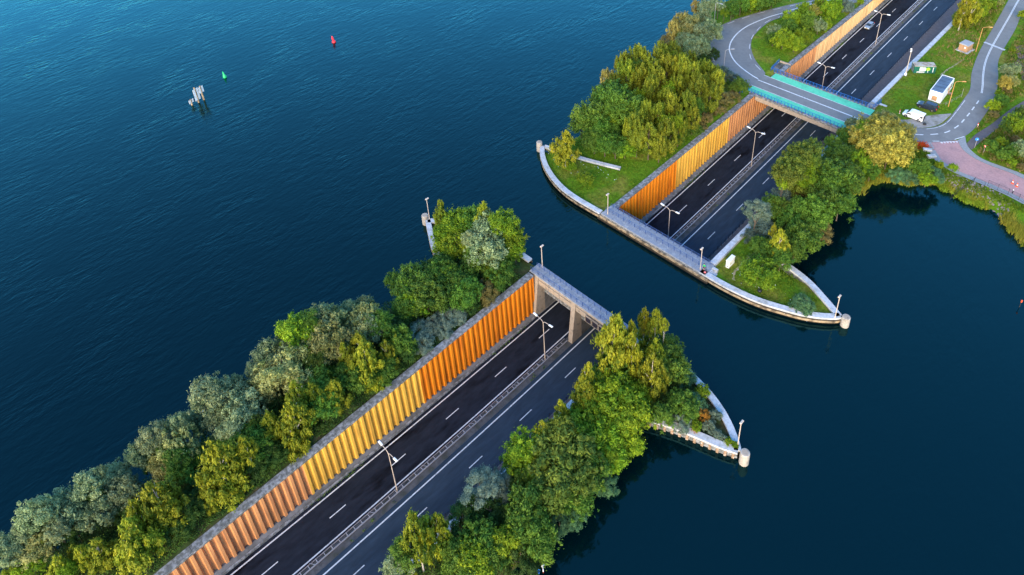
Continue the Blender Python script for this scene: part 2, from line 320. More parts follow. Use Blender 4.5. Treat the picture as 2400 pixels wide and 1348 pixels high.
# ------------------------------------------------------------------ left retaining walls of amber sheet piles
PP = 1.215
prof = [(0, 0), (0, .42), (-.40, .6), (-.40, 1.035), (0, PP), (-.75, PP), (-.75, 0)]
pm = MB(); pm.prism([(x, y) for x, y in prof], 0, 1); me_pile = fixn(pm.mesh('sheet_pile', pile_m['orange']))
bm_ = MB(); bm_.tube((0, 0, 0), (.10, 0, 0), .10, n=6); bm_.tube((.10, 0, 0), (.2, 0, 0), .05, n=6); me_bolt = fixn(bm_.mesh('anchor_bolt', boltm))
def zone(y):
    if y < .3: return 'pink'
    if y < 23.0: return 'yellow'
    if y < 101.3: return 'orange'
    if y < 124.5: return 'yellow'
    if y < 171: return 'pink'
    if y < 192: return 'pale'
    return 'pale'
def left_wall(label, ya, yb, yu=None):
    t_ = thing('retaining_wall', label, 'wall', (XL, ya, 0))
    yu = yu or yb; n = int(math.ceil((yu-ya)/PP)); loc0 = Vector((XL, ya, 0))
    for k in range(n):
        y = ya+k*PP; zb = min(zr(y), zr(y+PP))+.66; zt = zc(y)-.40 if y+PP*.5 < yb else .9
        p = put('sheet_pile', me_pile, t_, Vector((-4.80, y, zb))-loc0, scale=(1, min(1, (yu-y)/PP), zt-zb), mat=pile_m[zone(y+.6)])
        if k % 2 == (0 if y < 60 else 1) and zt-zb > 3: put('anchor_bolt', me_bolt, t_, Vector((-5.19, y+.82, zt-.55))-loc0)
    y = ya; k = 0
    while y < yb-.01:                                   # coping blocks
        y2 = min(y+5.6, yb); m = MB(); a, b_ = zc(y), zc(y2); g_ = .015
        x0, x1 = -6.02, -4.70; bb = .04
        V = [(x0, y+g_, a-.42), (x1, y+g_, a-.42), (x1, y+g_, a-bb), (x1-bb, y+g_, a), (x0, y+g_, a)]
        V += [(x0, y2-g_, b_-.42), (x1, y2-g_, b_-.42), (x1, y2-g_, b_-bb), (x1-bb, y2-g_, b_), (x0, y2-g_, b_)]
        m.add(V, [(0, 1, 2, 3, 4), (9, 8, 7, 6, 5)]+[(i, i+5, (i+1) % 5+5, (i+1) % 5) for i in range(5)])
        o = m.build('coping_block', conc_old, t_, -loc0); fixn(o.data); y = y2
    y = ya
    while y < yu-.01:                                   # sloping ledge and pale kerb at the foot
        y2 = min(y+4.0, yu); a, b_ = zr(y), zr(y2); m = MB()
        sec = [(-5.5, -.3), (-4.22, -.3), (-4.36, .36), (-4.86, .74), (-5.5, .74)]
        V = [(x, y, a+z) for x, z in sec]+[(x, y2, b_+z) for x, z in sec]
        m.add(V, [(0, 1, 2, 3, 4), (9, 8, 7, 6, 5)]+[(i, i+5, (i+1) % 5+5, (i+1) % 5) for i in range(5)])
        o = m.build('foot_ledge', conc_dark, t_, -loc0); fixn(o.data)
        m = MB(); sec = [(-4.30, -.3), (-3.97, -.3), (-4.02, .30), (-4.30, .34)]
        V = [(x, y+.012, a+z) for x, z in sec]+[(x, y2-.012, b_+z) for x, z in sec]
        m.add(V, [(0, 1, 2, 3), (7, 6, 5, 4)]+[(i, i+4, (i+1) % 4+4, (i+1) % 4) for i in range(4)])
        o = m.build('foot_kerb', conc_old, t_, -loc0); fixn(o.data); y = y2
    return t_
left_wall('amber corrugated sheet pile wall in the foreground, below the near wooded bank', -40.1, 51.9)
left_wall('amber corrugated sheet pile wall between the far walkway and the road bridge', 77.9, 136.33, 150.8)
left_wall('pale peach corrugated sheet pile wall beyond the road bridge', 150.9, 262.0)
def right_wall(label, ya, yb):
    t_ = thing('concrete_wall', label, 'wall', (20.2, ya, 0)); loc0 = Vector((20.2, ya, 0))
    m = MB(); Y = ys(ya, yb, 6)
    m.strip([(19.12, y, 1.4) for y in Y], [(19.12, y, zr(y)-.2) for y in Y]); m.build('wall_face', conc_old, t_, -loc0)
    y = ya
    while y < yb-.01:
        y2 = min(y+6.4, yb); m = MB(); m.bbox(19.0, 20.2, y+.02, y2-.02, 0.6, 1.72, .04); m.build('coping_block', conc, t_, -loc0); y = y2
right_wall('pale concrete wall top along the near cycle path, partly under trees', -40, 52.0)
right_wall('pale concrete wall top between far walkway and road bridge', 78.1, 136.6)
right_wall('long white concrete wall top beside the green container lawn', 150.6, 262)

# ------------------------------------------------------------------ aqueduct across the road
aq = thing('aqueduct', 'concrete aqueduct carrying the channel over the sunken road', 'aqueduct', (7.1, 65, -9.4)); l0 = Vector((7.1, 65, -9.4))
def apart(name, m, mat): 
    o = m.build(name, mat, aq, -l0); fixn(o.data); return o
m = MB(); m.box(-6.1, 20.3, 55.0, 74.4, -4.6, -3.0); apart('trough_floor', m, conc_dark)
m = MB(); m.box(-6.3, 20.3, 54.3, 55.0, -4.6, 1.40); apart('trough_side', m, conc_old)
m = MB(); m.box(-6.3, 20.3, 74.45, 75.1, -4.6, 1.40); apart('trough_side', m, conc_old)
for a, b_ in ((-4.2, 4.72), (5.75, 13.1), (14.0, 19.0)):
    m = MB(); m.box(a+.02, b_-.02, 52.72, 53.3, -1.08, 1.40); apart('fascia_beam', m, conc_warm)
    m = MB(); m.box(a+.02, b_-.02, 77.0, 77.6, -1.08, 1.40); apart('fascia_beam', m, conc_warm)
    m = MB(); m.box(a+.04, b_-.04, 52.64, 52.717, .22, .30); apart('cable_duct', m, conc_dark)
pier_f = [(51.35, -9.8), (52.75, 1.40), (54.28, 1.40), (54.28, -9.8)]
inner_w = [(54.29, -9.8), (54.29, -4.62), (75.12, -4.62), (75.12, -9.8)]
pier_b = [(75.13, -9.8), (75.13, 1.40), (77.4, 1.40), (78.6, -9.8)]
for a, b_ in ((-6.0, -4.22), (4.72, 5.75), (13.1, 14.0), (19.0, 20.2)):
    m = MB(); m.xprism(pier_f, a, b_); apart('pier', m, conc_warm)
    m = MB(); m.xprism(inner_w, a, b_); apart('tunnel_wall', m, conc_dark)  # dark concrete here stands in for the shade inside the tunnel
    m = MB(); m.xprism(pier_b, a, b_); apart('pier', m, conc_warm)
for x in (-1.4, 1.5):                                    # pendant fittings below the edge beam
    m = MB(); m.tube((x, 52.60, 1.3), (x, 52.60, -1.35), .035, n=5); m.box(x-.12, x+.12, 52.45, 52.75, -1.55, -1.35); apart('pendant_fitting', m, galv)
def walkway(label, ya, yb, wet):
    t_ = thing('walkway', label, 'walkway', (7.1, (ya+yb)/2, 1.7)); o0 = Vector((7.1, (ya+yb)/2, 1.7))
    x = -6.2
    while x < 20.2:
        x2 = min(x+2.94, 20.3); m = MB(); m.bbox(x+.012, x2-.012, ya, yb, 1.405, 1.70, .025); m.build('deck_slab', deckm, t_, -o0); x = x2
    return t_
walkway('grey walkway deck on the near side of the channel above the portal', 52.3, 55.02, 55)
walkway('grey walkway deck on the far side of the channel', 74.48, 77.95, 74)
pm_ = MB(); pm_.box(-.035, .035, -.045, .045, 0, 1.06); me_post = pm_.mesh('rail_post', bluep)
def railing(label, x0, y, n, sp=1.455):
    t_ = thing('railing', label, 'railing', (x0, y, 1.7), group='blue walkway railings')
    for k in range(n): put('rail_post', me_post, t_, (k*sp, 0, 0))
    for z, r in ((1.06, .035), (.80, .018), (.55, .018), (.30, .018)):
        m = MB(); m.tube((-.25, 0, z), ((n-1)*sp+.25, 0, z), r, n=6); m.build('top_rail' if z > 1 else 'rail_bar', bluep, t_)
    for e in (-.25, (n-1)*sp+.25):                       # looped ends
        s_ = -1 if e < 0 else 1
        m = MB(); m.path([(e, 0, 1.06), (e+.28*s_, 0, .98), (e+.36*s_, 0, .68), (e+.28*s_, 0, .38), (e, 0, .30)], .03, 5); m.build('rail_end_loop', bluep, t_)
railing('blue railing on the near walkway, on the road side above the portal', -5.56, 52.62, 18)
railing('blue railing on the near walkway, on the channel side', -5.29, 54.16, 18)
railing('blue railing on the far walkway, on the channel side', -5.43, 75.85, 17)
railing('blue railing on the far walkway, overlooking the far road', -5.25, 77.50, 18)
# matrix signs on the portal
for k, x in enumerate((9.35, 10.97, 12.6)):
    t_ = thing('matrix_sign', ['square dark matrix sign on the portal, nearest the centre pier', 'square dark matrix sign on the portal, middle of three', 'square dark matrix sign on the portal, half hidden by the birch'][k], 'sign', (x, 52.2, -.42), group='matrix signs on the portal')
    m = MB(); m.box(-.66, .66, -.02, .30, -.66, .66); m.build('housing', dark, t_)
    for (a, b_, c_, d) in ((-.74, .74, .66, .74), (-.74, .74, -.74, -.66), (-.74, -.66, -.66, .66), (.66, .74, -.66, .66)):
        m = MB(); m.box(a, b_, -.06, .25, c_, d); m.build('frame_bar', conc_warm, t_)
    m = MB(); m.box(-.6, .6, -.035, -.021, -.6, .6); m.build('screen', screen, t_)
    m = MB(); m.box(-.05, .05, .30, .5, .2, .35); m.build('bracket', galv, t_)

# ------------------------------------------------------------------ quay walls, fenders, corner posts
def quay(label, P, wid, side, piles=False, n=None, zbot=-1.6, ztop=1.7, fend=True, group='curved quay walls'):
    # P: outer (water side) edge; the coping reaches "wid" to the given side
    n = n or max(4, int(length(P)/2.6)); E = smooth_line(P, n*4+1); I = offset(E, wid*side)
    t_ = thing('quay_wall', label, 'wall', (*E[len(E)//2], 0), group=group); o0 = Vector((*E[len(E)//2], 0))
    for k in range(n):
        a = E[k*4:k*4+5]; b_ = I[k*4:k*4+5]; m = MB(); j = .012
        poly = [tuple(p) for p in a]+[tuple(p) for p in b_[::-1]]
        c_ = np.mean(poly, axis=0); poly = [tuple(c_+(np.array(p)-c_)*(1-.006)) for p in poly]
        m.prism(poly, ztop-.42, ztop); o = m.build('coping_block', conc, t_, -o0); fixn(o.data)
    Ein = offset(E, .22*side); m = MB()
    Eb = offset(E, (wid-.08)*side)
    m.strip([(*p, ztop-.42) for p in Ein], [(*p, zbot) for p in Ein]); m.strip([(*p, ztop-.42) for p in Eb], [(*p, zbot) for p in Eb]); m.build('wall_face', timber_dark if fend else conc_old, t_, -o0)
    if fend:
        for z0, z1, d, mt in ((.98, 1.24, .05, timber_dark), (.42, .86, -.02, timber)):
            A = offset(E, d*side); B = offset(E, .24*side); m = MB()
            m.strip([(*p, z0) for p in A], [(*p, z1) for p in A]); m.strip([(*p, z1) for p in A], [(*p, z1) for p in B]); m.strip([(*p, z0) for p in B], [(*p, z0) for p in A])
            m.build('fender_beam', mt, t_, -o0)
    if piles:
        L_ = length(E); k = 0; S = np.r_[0, np.cumsum(np.linalg.norm(np.diff(E, axis=0), axis=1))]
        q = MB(); q.prism([(-.30, .05), (-.19, -.34), (.19, -.34), (.30, .05)], zbot, ztop-.42); me = fixn(q.mesh('sheet_pile', rustp))
        s_ = .6
        while s_ < L_-.3:
            p = [np.interp(s_, S, E[:, 0]), np.interp(s_, S, E[:, 1])]; p2 = [np.interp(s_+.1, S, E[:, 0]), np.interp(s_+.1, S, E[:, 1])]
            an = math.atan2(p2[1]-p[1], p2[0]-p[0])+(math.pi if side < 0 else 0)
            o = put('sheet_pile', me, t_, Vector((p[0], p[1], 0))-o0+Vector((math.sin(an)*-.34, math.cos(an)*.34, 0)), (0, 0, an)); s_ += 1.22
    return t_
quay('concrete quay curving from near walkway to the right hand tip', near_quay_r, 1.15, -1)
quay('concrete quay curving from near walkway to the left tip, mostly behind trees', near_quay_l, 1.15, 1)
quay('concrete quay with timber fenders curving left from the far walkway', far_quay_l, 1.15, -1)
quay('concrete quay with timber fenders curving right from the far walkway', far_quay_r, 1.15, 1)
quay('concrete wall with rusty sheet piles behind the near right tip', back_nr, 1.15, -1, piles=True, fend=False, group=None)
quay('pale wall end behind the near left tip', back_nl, 1.15, 1, piles=True, fend=False, group=None)
quay('low concrete wall ending in the grass on the far left bank', back_fl, .95, 1, fend=False, zbot=.5, group=None)
quay('curved concrete wall behind the far right tip, pond side', back_fr, 1.15, 1, piles=True, fend=False, group=None)
# fender beams along the aqueduct's far edge
ft = thing('fender', 'long pale timber fender along the far walkway edge', 'fender', (7, 74.4, .6))
for k in range(11):
    m = MB(); x = -7.0+k*2.55; m.bbox(x+.02, x+2.53, 74.10, 74.43, .62, 1.18, .05); m.build('fender_timber', timber, ft, (-7, -74.4, -.6))
    m = MB(); m.box(x+.02, x+2.53, 74.16, 74.43, -.3, .5); m.build('wet_timber', timber_dark, ft, (-7, -74.4, -.6))
for lab, x, y, h in (('round concrete bollard pier at the near right tip', 45.0, 47.6, 2.6), ('round concrete bollard pier at the near left tip', -34.0, 47.9, 2.5), ('round concrete bollard pier at the far left tip', -33.2, 83.2, 2.7), ('round concrete bollard pier at the far right tip', 44.9, 82.6, 2.3)):
    t_ = thing('corner_post', lab, 'post', (x, y, 0), group='round corner posts of the quays')
    m = MB(); m.lathe([(.74, -1.5), (.76, .3), (.74, h-.12), (.64, h)], 20); o = m.build('shaft', conc_cream, t_, smooth=False); fixn(o.data)
    m = MB(); m.lathe([(.5, h), (.5, h+.02), (.42, h+.03)], 16); o = m.build('cap', conc_warm, t_); fixn(o.data)
# steps at the far walkway
st = thing('steps', 'short flight of grey steps down from the far walkway to grass', 'steps', (20.3, 76.0, 1.0))
for k in range(4):
    m = MB(); m.bbox(k*.33, k*.33+.35, -.9, .9, -.2, .62-k*.17, .015); m.build('step', conc, st)
m = MB(); m.bbox(-.1, 1.1, .92, 1.5, -.2, .75, .03); m.build('side_block', conc, st)

# ------------------------------------------------------------------ road bridge
ZB = 2.02
br = thing('road_bridge', 'concrete road bridge with turquoise side strips over the trench', 'bridge', (7.1, 143.4, ZB)); l0 = Vector((7.1, 143.4, ZB))
def bpart(name, m, mat, fix=True):
    o = m.build(name, mat, br, -l0)
    if fix: fixn(o.data)
    return o
m = MB(); m.box(-6.2, 20.4, 136.7, 150.1, 1.35, ZB-.03); bpart('deck', m, conc_old)
m = MB(); m.box(-4.65, 19.1, 136.45, 137.2, .35, 1.55); bpart('edge_beam', m, conc_warm)
m = MB(); m.box(-4.65, 19.1, 149.6, 150.3, .35, 1.55); bpart('edge_beam', m, conc_warm)
for y0 in (136.36, 149.62): m = MB(); m.bbox(-6.6, 20.9, y0, y0+.78, 1.56, ZB+.12, .03); bpart('kerb_edge', m, conc_old)
m = MB(); m.box(-6.1, -4.7, 136.9, 149.6, .9, 1.34); bpart('abutment', m, conc_old)
m = MB(); m.box(19.0, 20.3, 136.9, 150.0, -8.0, 1.34); bpart('abutment', m, conc_old)
for y in (139.5, 143.3, 147.1): m = MB(); m.box(-4.54, 18.98, y-.5, y+.5, .55, 1.34); bpart('girder', m, conc_dark)
def sheet(name, poly, z, mat, parent=None): 
    m = MB(); m.add([(x, y, z) for x, y in poly], [tuple(range(len(poly)))]); return m.build(name, mat, parent, (-parent.location) if parent else (0, 0, 0))
sheet('roadway', [(-8.2, 139.85), (22, 139.85), (22, 146.75), (-8.2, 146.75)], ZB+.03, asph_g, br)
sheet('turquoise_strip', [(-7.5, 137.16), (20.6, 137.16), (20.6, 139.84), (-7.5, 139.84)], ZB+.028, greenp, br)
sheet('turquoise_strip', [(-6.0, 146.76), (21.6, 146.76), (21.6, 149.6), (-6.0, 149.6)], ZB+.028, greenp, br)
bp_ = MB(); bp_.box(-.045, .045, -.05, .05, 0, 1.05); bp_.box(-.10, .10, -.16, .16, 0, .10); me_bpost = bp_.mesh('rail_post', brightblue)
def brail(label, pts, sp=.95):
    t_ = thing('bridge_railing', label, 'railing', (*pts[0], ZB+.12), group='bright blue railings of the road bridge'); o0 = Vector((*pts[0], 0))
    for a, b_ in zip(pts[:-1], pts[1:]):
        a, b_ = Vector((*a, 0)), Vector((*b_, 0)); L_ = (b_-a).length; n = max(1, round(L_/sp))
        for k in range(n+1): put('rail_post', me_bpost, t_, a+(b_-a)*k/n-o0)
        for z, r in ((1.05, .05), (.72, .022), (.40, .022)):
            m = MB(); m.tube(a-o0+Vector((0, 0, z)), b_-o0+Vector((0, 0, z)), r, n=6); m.build('top_rail' if z > 1 else 'rail_bar', brightblue, t_)
brail('bright blue bridge railing on the side nearest the lake channel', [(-8.3, 134.4), (-7.0, 136.75), (20.6, 136.75)])
brail('bright blue bridge railing on the far side, beside the small stairwell', [(-8.2, 155.3), (-7.7, 150.0), (20.9, 150.0), (21.3, 153.8)])
sw = thing('stairwell', 'small open concrete stairwell behind the bridge railing', 'stairwell', (-6.2, 153.4, 2))
m = MB(); m.bbox(-1.9, 1.4, 2.2, 2.5, -2.0, .55, .03); m.build('wall_slab', conc_warm, sw)
m = MB(); m.bbox(-2.1, -1.85, -2.6, 2.2, -2.0, .3, .03); m.build('wall_slab', conc_old, sw)
m = MB(); m.box(-1.8, 1.2, -2.6, 2.2, .0, .04); m.build('pit_floor', conc_dark, sw)
for k in range(5): m = MB(); m.box(-1.7, -.2, -2.3+k*.5, -1.8+k*.5, .04, .10+.07*k); m.build('step', conc_dark, sw)
cs = thing('concrete_slab', 'pale concrete end block at the bridge corner above the cycle path', 'block', (20.3, 151.6, 1.7))
m = MB(); m.bbox(-1.0, .9, -1.2, 1.2, -1.2, .42, .04); m.build('block', conc_warm, cs); m = MB(); m.bbox(1.0, 2.8, 1.3, 2.0, .2, .42, .03); m.build('path_slab', conc, cs)

# ------------------------------------------------------------------ other roads (sheets on the land, 6 cm up)
def zt(y): return zl(y)+.09
def ribbon(name, A, B, mat, dz, label=None, n=60, parent=None):
    A = smooth_line(A, n); B = smooth_line(B, n); m = MB()
    m.strip([(p[0], p[1], zt(p[1])+dz) for p in B], [(p[0], p[1], zt(p[1])+dz) for p in A])
    o = m.build(name, mat, parent); fixn(o.data)
    if o.data.polygons[0].normal.z < 0: o.data.flip_normals()
    if label: tag(o, label, kind='structure')
    return o
def band(name, P, wd, dz, mat=paint, parent=None, n=50):
    E = smooth_line(P, n); return ribbon(name, offset(E, wd/2), offset(E, -wd/2), mat, dz, None, n, parent)
def dashes(name, P, ln, gap, wd, dz, parent, start=0):
    n = int(length(P)*4)+2; E = smooth_line(P, n); S = np.r_[0, np.cumsum(np.linalg.norm(np.diff(E, axis=0), axis=1))]
    s_ = start
    while s_+ln < S[-1]:
        q = np.stack([np.interp(np.linspace(s_, s_+ln, 5), S, E[:, k]) for k in (0, 1)], 1); A = offset(q, wd/2); B = offset(q, -wd/2); m = MB()
        m.strip([(p[0], p[1], zt(p[1])+dz) for p in A], [(p[0], p[1], zt(p[1])+dz) for p in B]); o = m.build(name, paint, parent)
        if o.data.polygons[0].normal.z < 0: o.data.flip_normals()
        s_ += ln+gap
outer = [(-7, 225), (-17, 203), (-23.5, 190), (-27.6, 180.8), (-29.9, 174.7), (-31.8, 168.5), (-32.5, 162), (-30.2, 153.5), (-24.2, 144.9), (-19.2, 141.5), (-13.0, 139.6), (-7.9, 139.3)]
inner = [(3, 222), (-8.5, 204), (-15, 193), (-19.8, 183.1), (-22.4, 175.5), (-21.6, 165.0), (-19.0, 158.6), (-14.8, 153.2), (-11, 150.0), (-8.6, 148.2), (-7.9, 147.2), (-7.85, 147.0)]
lp = ribbon('loop_road', outer, inner, asph_g, .0, 'grey asphalt loop road curving from the bridge round the shrubs', 90)
cl = [(-8, 214), (-17.8, 196.2), (-22.1, 183.9), (-24.4, 177.6), (-26.2, 168.5), (-25.8, 161.1), (-23.7, 154.5), (-20.4, 150.1), (-16.2, 146.9), (-10.8, 144.6), (-8, 143.9)]
band('centre_line', cl, .36, .006, parent=lp, n=80)
dashes('edge_dash', [(-16, 203), (-22.5, 190), (-27.0, 180.6), (-29.2, 174.6), (-31.1, 168.4), (-31.8, 162), (-29.5, 153.5), (-23.6, 145.5), (-18.9, 142.1), (-12.9, 140.3), (-9, 140.1)], 3, 3.2, .16, .006, lp)
dashes('edge_dash', [(-10, 204), (-16, 193.5), (-20.6, 183.1), (-23.1, 175.5), (-22.2, 166.3), (-20.3, 160.6), (-17.8, 155.7), (-14.5, 151.5), (-9.2, 147.9)], 3, 3.0, .16, .006, lp)
for y, w_ in ((143.42, .34), (140.0, .16), (146.7, .16)):
    m = MB(); m.add([(-8, y-w_/2, ZB+.034), (22, y-w_/2, ZB+.034), (22, y+w_/2, ZB+.034), (-8, y+w_/2, ZB+.034)], [(0, 1, 2, 3)]); m.build('centre_line' if w_ > .2 else 'edge_line', paint, br, -l0)
rl = [(22, 147.0), (26, 147.1), (29.8, 147.5), (32.2, 148.7), (34.4, 150.8), (35.8, 153.2), (36.5, 156.5), (36.5, 162.3), (36.3, 169.8), (35.9, 175.1), (33.4, 184.3), (31.3, 197.1), (29.8, 213.2), (27.5, 236.4), (25, 262)]
rr = [(22, 139.6), (27, 140.2), (31, 141.6), (34.5, 143.3), (37.0, 145.2), (39.2, 147.6), (41.0, 150.4), (42.2, 154), (42.6, 159), (42.5, 167.2), (42.0, 175.0), (39.4, 186.0), (37.2, 193.2), (36.1, 200.7), (34.9, 216.7), (33.2, 231.4), (31.5, 262)]
sr = ribbon('service_road', rl, rr, asph_g, .0, 'grey asphalt road winding from the bridge to the upper right', 110)
cl2 = [(22, 143.3), (27, 143.6), (31, 144.9), (33.9, 146.6), (35.8, 148.4), (37.3, 150.2), (38.4, 152.3), (39.3, 156.2), (39.5, 161), (39.5, 166.0), (39.2, 172.9), (38.1, 178.1), (36.5, 183.7), (34.8, 190.7), (33.6, 198.5), (32.6, 208.9), (31.3, 224.1), (30.0, 238.4), (28.4, 262)]
E2 = smooth_line(cl2, 240)
band('centre_line', E2[78:], .16, .006, parent=sr, n=120); E3 = offset(E2[78:], .26); band('centre_line', E3, .16, .006, parent=sr, n=120)
dashes('centre_dash', E2[:78], 1.9, 1.7, .28, .006, sr, .6)
dashes('edge_dash', offset(smooth_line(rl, 120)[12:34], -.4), 3.0, .3, .14, .006, sr)
band('rumble_strip', [(30.6, 203.2), (36.4, 202.0)], .9, .005, conc, sr, 6)
red_l = [(36.9, 145.2), (39.0, 142.4), (41.0, 140.1), (43.0, 138.9), (45.7, 138.3), (53.7, 138.2), (58.8, 137.4), (75, 133.5)]
red_r = [(41.2, 150.0), (43.1, 147.4), (45.3, 145.9), (47.6, 145.2), (50.4, 145.0), (53.4, 145.1), (56.8, 144.8), (75, 141.5)]
ribbon('red_brick_road', red_l, red_r, redp, -.01, 'pinkish red brick side road at the right edge', 60)
gl_o = [(35.9, 144.0), (37.6, 141.8), (40.0, 139.0), (43.0, 137.6), (45.5, 137.1), (53.9, 136.7), (59.2, 135.8), (75, 132)]
ribbon('pavement', red_l, gl_o, greybrick, .03, 'grey brick pavement strip on the pond side of the red road', 60)
gr_o = [(42.0, 152.8), (43.6, 149.4), (46.0, 147.2), (48.4, 146.3), (51.2, 146.3), (53.9, 146.4), (57, 146.2), (75, 143)]
ribbon('pavement_verge_side', gr_o, red_r, greybrick, .03, 'grey brick pavement strip on the verge side of the red road', 60)
ribbon('brown_cycle_track', [(43.2, 149.6), (43.6, 155.4), (44.9, 161.5), (46.2, 170.3), (47.9, 178.3), (51, 190), (55, 205)], [(44.9, 148.4), (45.5, 153.4), (46.8, 162.1), (47.6, 168), (49.3, 176.5), (52.6, 188), (57, 203)], pathm, -.005, 'brown asphalt cycle track joining the red road', 40)
ribbon('brick_yard', [(37.7, 206.1), (40.6, 198.9), (39.9, 197.4), (46, 186)], [(44, 216), (48, 206), (50, 200), (56, 194)], brownpave, -.01, 'dark brown brick yard at the upper right edge', 24)
ribbon('gravel_patch', [(22.5, 148.6), (27.5, 149.6), (30, 152), (32.4, 156.0), (36.2, 160.5)], [(22.5, 147.1), (29.8, 147.7), (33, 149.6), (35.6, 153.6), (36.4, 160.0)], dirt, -.035, 'grey gravel parking patch under the white van', 30)
for k in range(6):
    m = MB(); s_ = .34; m.add([(-s_, 0, 0), (s_, 0, 0), (0, -.75, 0)], [(2, 1, 0)])
    f = k/5; put('give_way_triangle', m.mesh('give_way_triangle', paint), sr, (38.6+2.5*f, 146.9+2.6*f, zt(148)+.012), (0, 0, R(40)))
band('edge_line', [(37.0, 145.9), (38.2, 146.9)], .22, .007, parent=sr, n=5); band('edge_line', [(40.6, 149.9), (41.9, 152.6)], .22, .007, parent=sr, n=5)
# worn footpaths in the grass

# ------------------------------------------------------------------ median guard rails
gb = MB(); gb.box(-.36, .36, -.045, .045, -.03, .03); me_cross = gb.mesh('cross_bar', galv)
gp = MB(); gp.box(-.05, .05, -.06, .06, -.72, .0); me_gpost = gp.mesh('rail_post', galv)
gd = MB(); gd.box(-.34, .34, -.03, .03, -.03, .02, M=Matrix.Rotation(R(32), 4, 'Z') @ Matrix.Scale(1.6, 4, (1, 0, 0))); me_diag = gd.mesh('diagonal_brace', galv)
def guardrail(label, ya, yb):
    xc = 4.55; t_ = thing('guard_rail', label, 'guard rail', (xc, ya, zr(ya)), group='median guard rails'); o0 = Vector((xc, ya, zr(ya)))
    for s_ in (-.36, .36):
        m = MB(); Y = ys(ya, yb, 4.0); x = xc+s_; q = .05 if s_ > 0 else -.05
        for (dx0, z0, dx1, z1) in ((0, .48, q, .56), (q, .56, 0, .63), (0, .63, q, .70), (q, .70, 0, .78), (0, .78, -q, .80)):
            m.strip([(x+dx0, y, zr(y)+.05+z0) for y in Y], [(x+dx1, y, zr(y)+.05+z1) for y in Y])
        m.build('beam', galv, t_, -o0)
    n = int((yb-ya)/1.333)
    for k in range(n):
        y = ya+.4+k*1.333; a = math.atan((zr(y+1)-zr(y)))
        put('cross_bar', me_cross, t_, Vector((xc, y, zr(y)+.82))-o0, (a, 0, 0))
        if k % 2 == 0: put('rail_post', me_gpost, t_, Vector((xc, y, zr(y)+.79))-o0)
        if k % 8 == 3: put('diagonal_brace', me_diag, t_, Vector((xc, y+.66, zr(y+.66)+.80))-o0)
guardrail('ladder like steel guard rail on the median before the portal', -32, 51.0)
guardrail('ladder like steel guard rail on the median beyond the channel', 78.8, 262)
def pathfence(label, ya, yb):
    t_ = thing('path_fence', label, 'fence', (13.3, ya, zr(ya)), group='dark fences of the cycle path'); o0 = Vector((13.3, ya, zr(ya)))
    n = int((yb-ya)/1.5)
    q = MB(); q.box(-.04, .04, -.05, .05, 0, 1.1); me = q.mesh('fence_post', navy)
    for k in range(n+1): y = ya+k*1.5; put('fence_post', me, t_, Vector((13.28, y, zr(y)+.12))-o0)
    for z in (1.1, .75, .42):
        m = MB(); Y = ys(ya, yb, 4)
        m.path([(13.28, y, zr(y)+.12+z) for y in Y], .03 if z > 1 else .02, 5); m.build('fence_rail', navy, t_, -o0)
pathfence('dark navy fence between road and near cycle path', -20, 52)
pathfence('dark navy fence between road and cycle path beyond the channel', 78, 146)
pathfence('blue black fence beside the cycle path beyond the bridge', 150, 256)

# ------------------------------------------------------------------ lamps
lm = MB(); lm.tube((0, 0, 0), (0, 0, 4), .115, .10, 8); lm.tube((0, 0, 4), (0, 0, 10.6), .085, .06, 8); me_pole = lm.mesh('pole', polem)
def armmesh(s_):
    m = MB(); m.path([(0, 0, 10.55), (.18*s_, 0, 10.95), (.55*s_, 0, 11.18), (1.15*s_, 0, 11.27), (1.6*s_, 0, 11.32)], .05, 6); return m.mesh('arm', polem)
hm = MB(); hm.bbox(-.46, .46, -.17, .17, -.09, .09, .05); me_head = hm.mesh('lamp_head', lampm)
arms = {1: armmesh(1), -1: armmesh(-1)}
names = ['nearest of the tall double arm lamps on the median', 'tall double arm median lamp just before the portal', 'tall double arm median lamp just beyond the far walkway', 'tall double arm median lamp between far walkway and bridge', 'tall double arm median lamp just behind the bridge railing', 'tall double arm median lamp beside the silver car']
for y, lab in zip((10.03, 45.1, 85.0, 120.6, 157.0, 192.7), names):
    t_ = thing('median_lamp', lab, 'street lamp', (4.46, y, zr(y)+.05), group='double arm lamps on the median')
    put('pole', me_pole, t_)
    for s_ in (-1, 1):
        put('arm', arms[s_], t_); put('lamp_head', me_head, t_, (1.98*s_, 0, 11.38), (0, -R(7)*s_, 0))
qm = MB(); qm.tube((0, 0, 0), (0, 0, .5), .13, .11, 8); qm.tube((0, 0, .5), (0, 0, 5.6), .085, .07, 8); me_qp = qm.mesh('pole', polem)
qh = MB(); qh.bbox(-.55, .25, -.16, .16, -.12, .12, .06); me_qh = qh.mesh('lamp_head', polem)
ql = [('slim lamp post at the left end of the far walkway', -4.95, 75.3, 1), ('slim lamp post at the right end of the far walkway, beside the cyclist', 18.7, 75.2, 1), ('slim lamp post at the left end of the near walkway', -4.9, 54.7, -1), ('slim lamp post behind the twin birches at the near walkway end', 19.6, 54.6, -1),
      ('slim lamp post on the near right tip of the quay', 43.3, 48.4, -1), ('slim lamp post on the far right tip of the quay', 43.3, 81.6, 1), ('slim lamp post on the near left tip of the quay', -33.0, 48.3, -1)]
for lab, x, y, s_ in ql:
    t_ = thing('quay_lamp', lab, 'lamp post', (x, y, 1.7), R(-90 if s_ > 0 else 90)+R(180), group='slim lamp posts on the quays'); put('pole', me_qp, t_); put('lamp_head', me_qh, t_, (0, 0, 5.66))
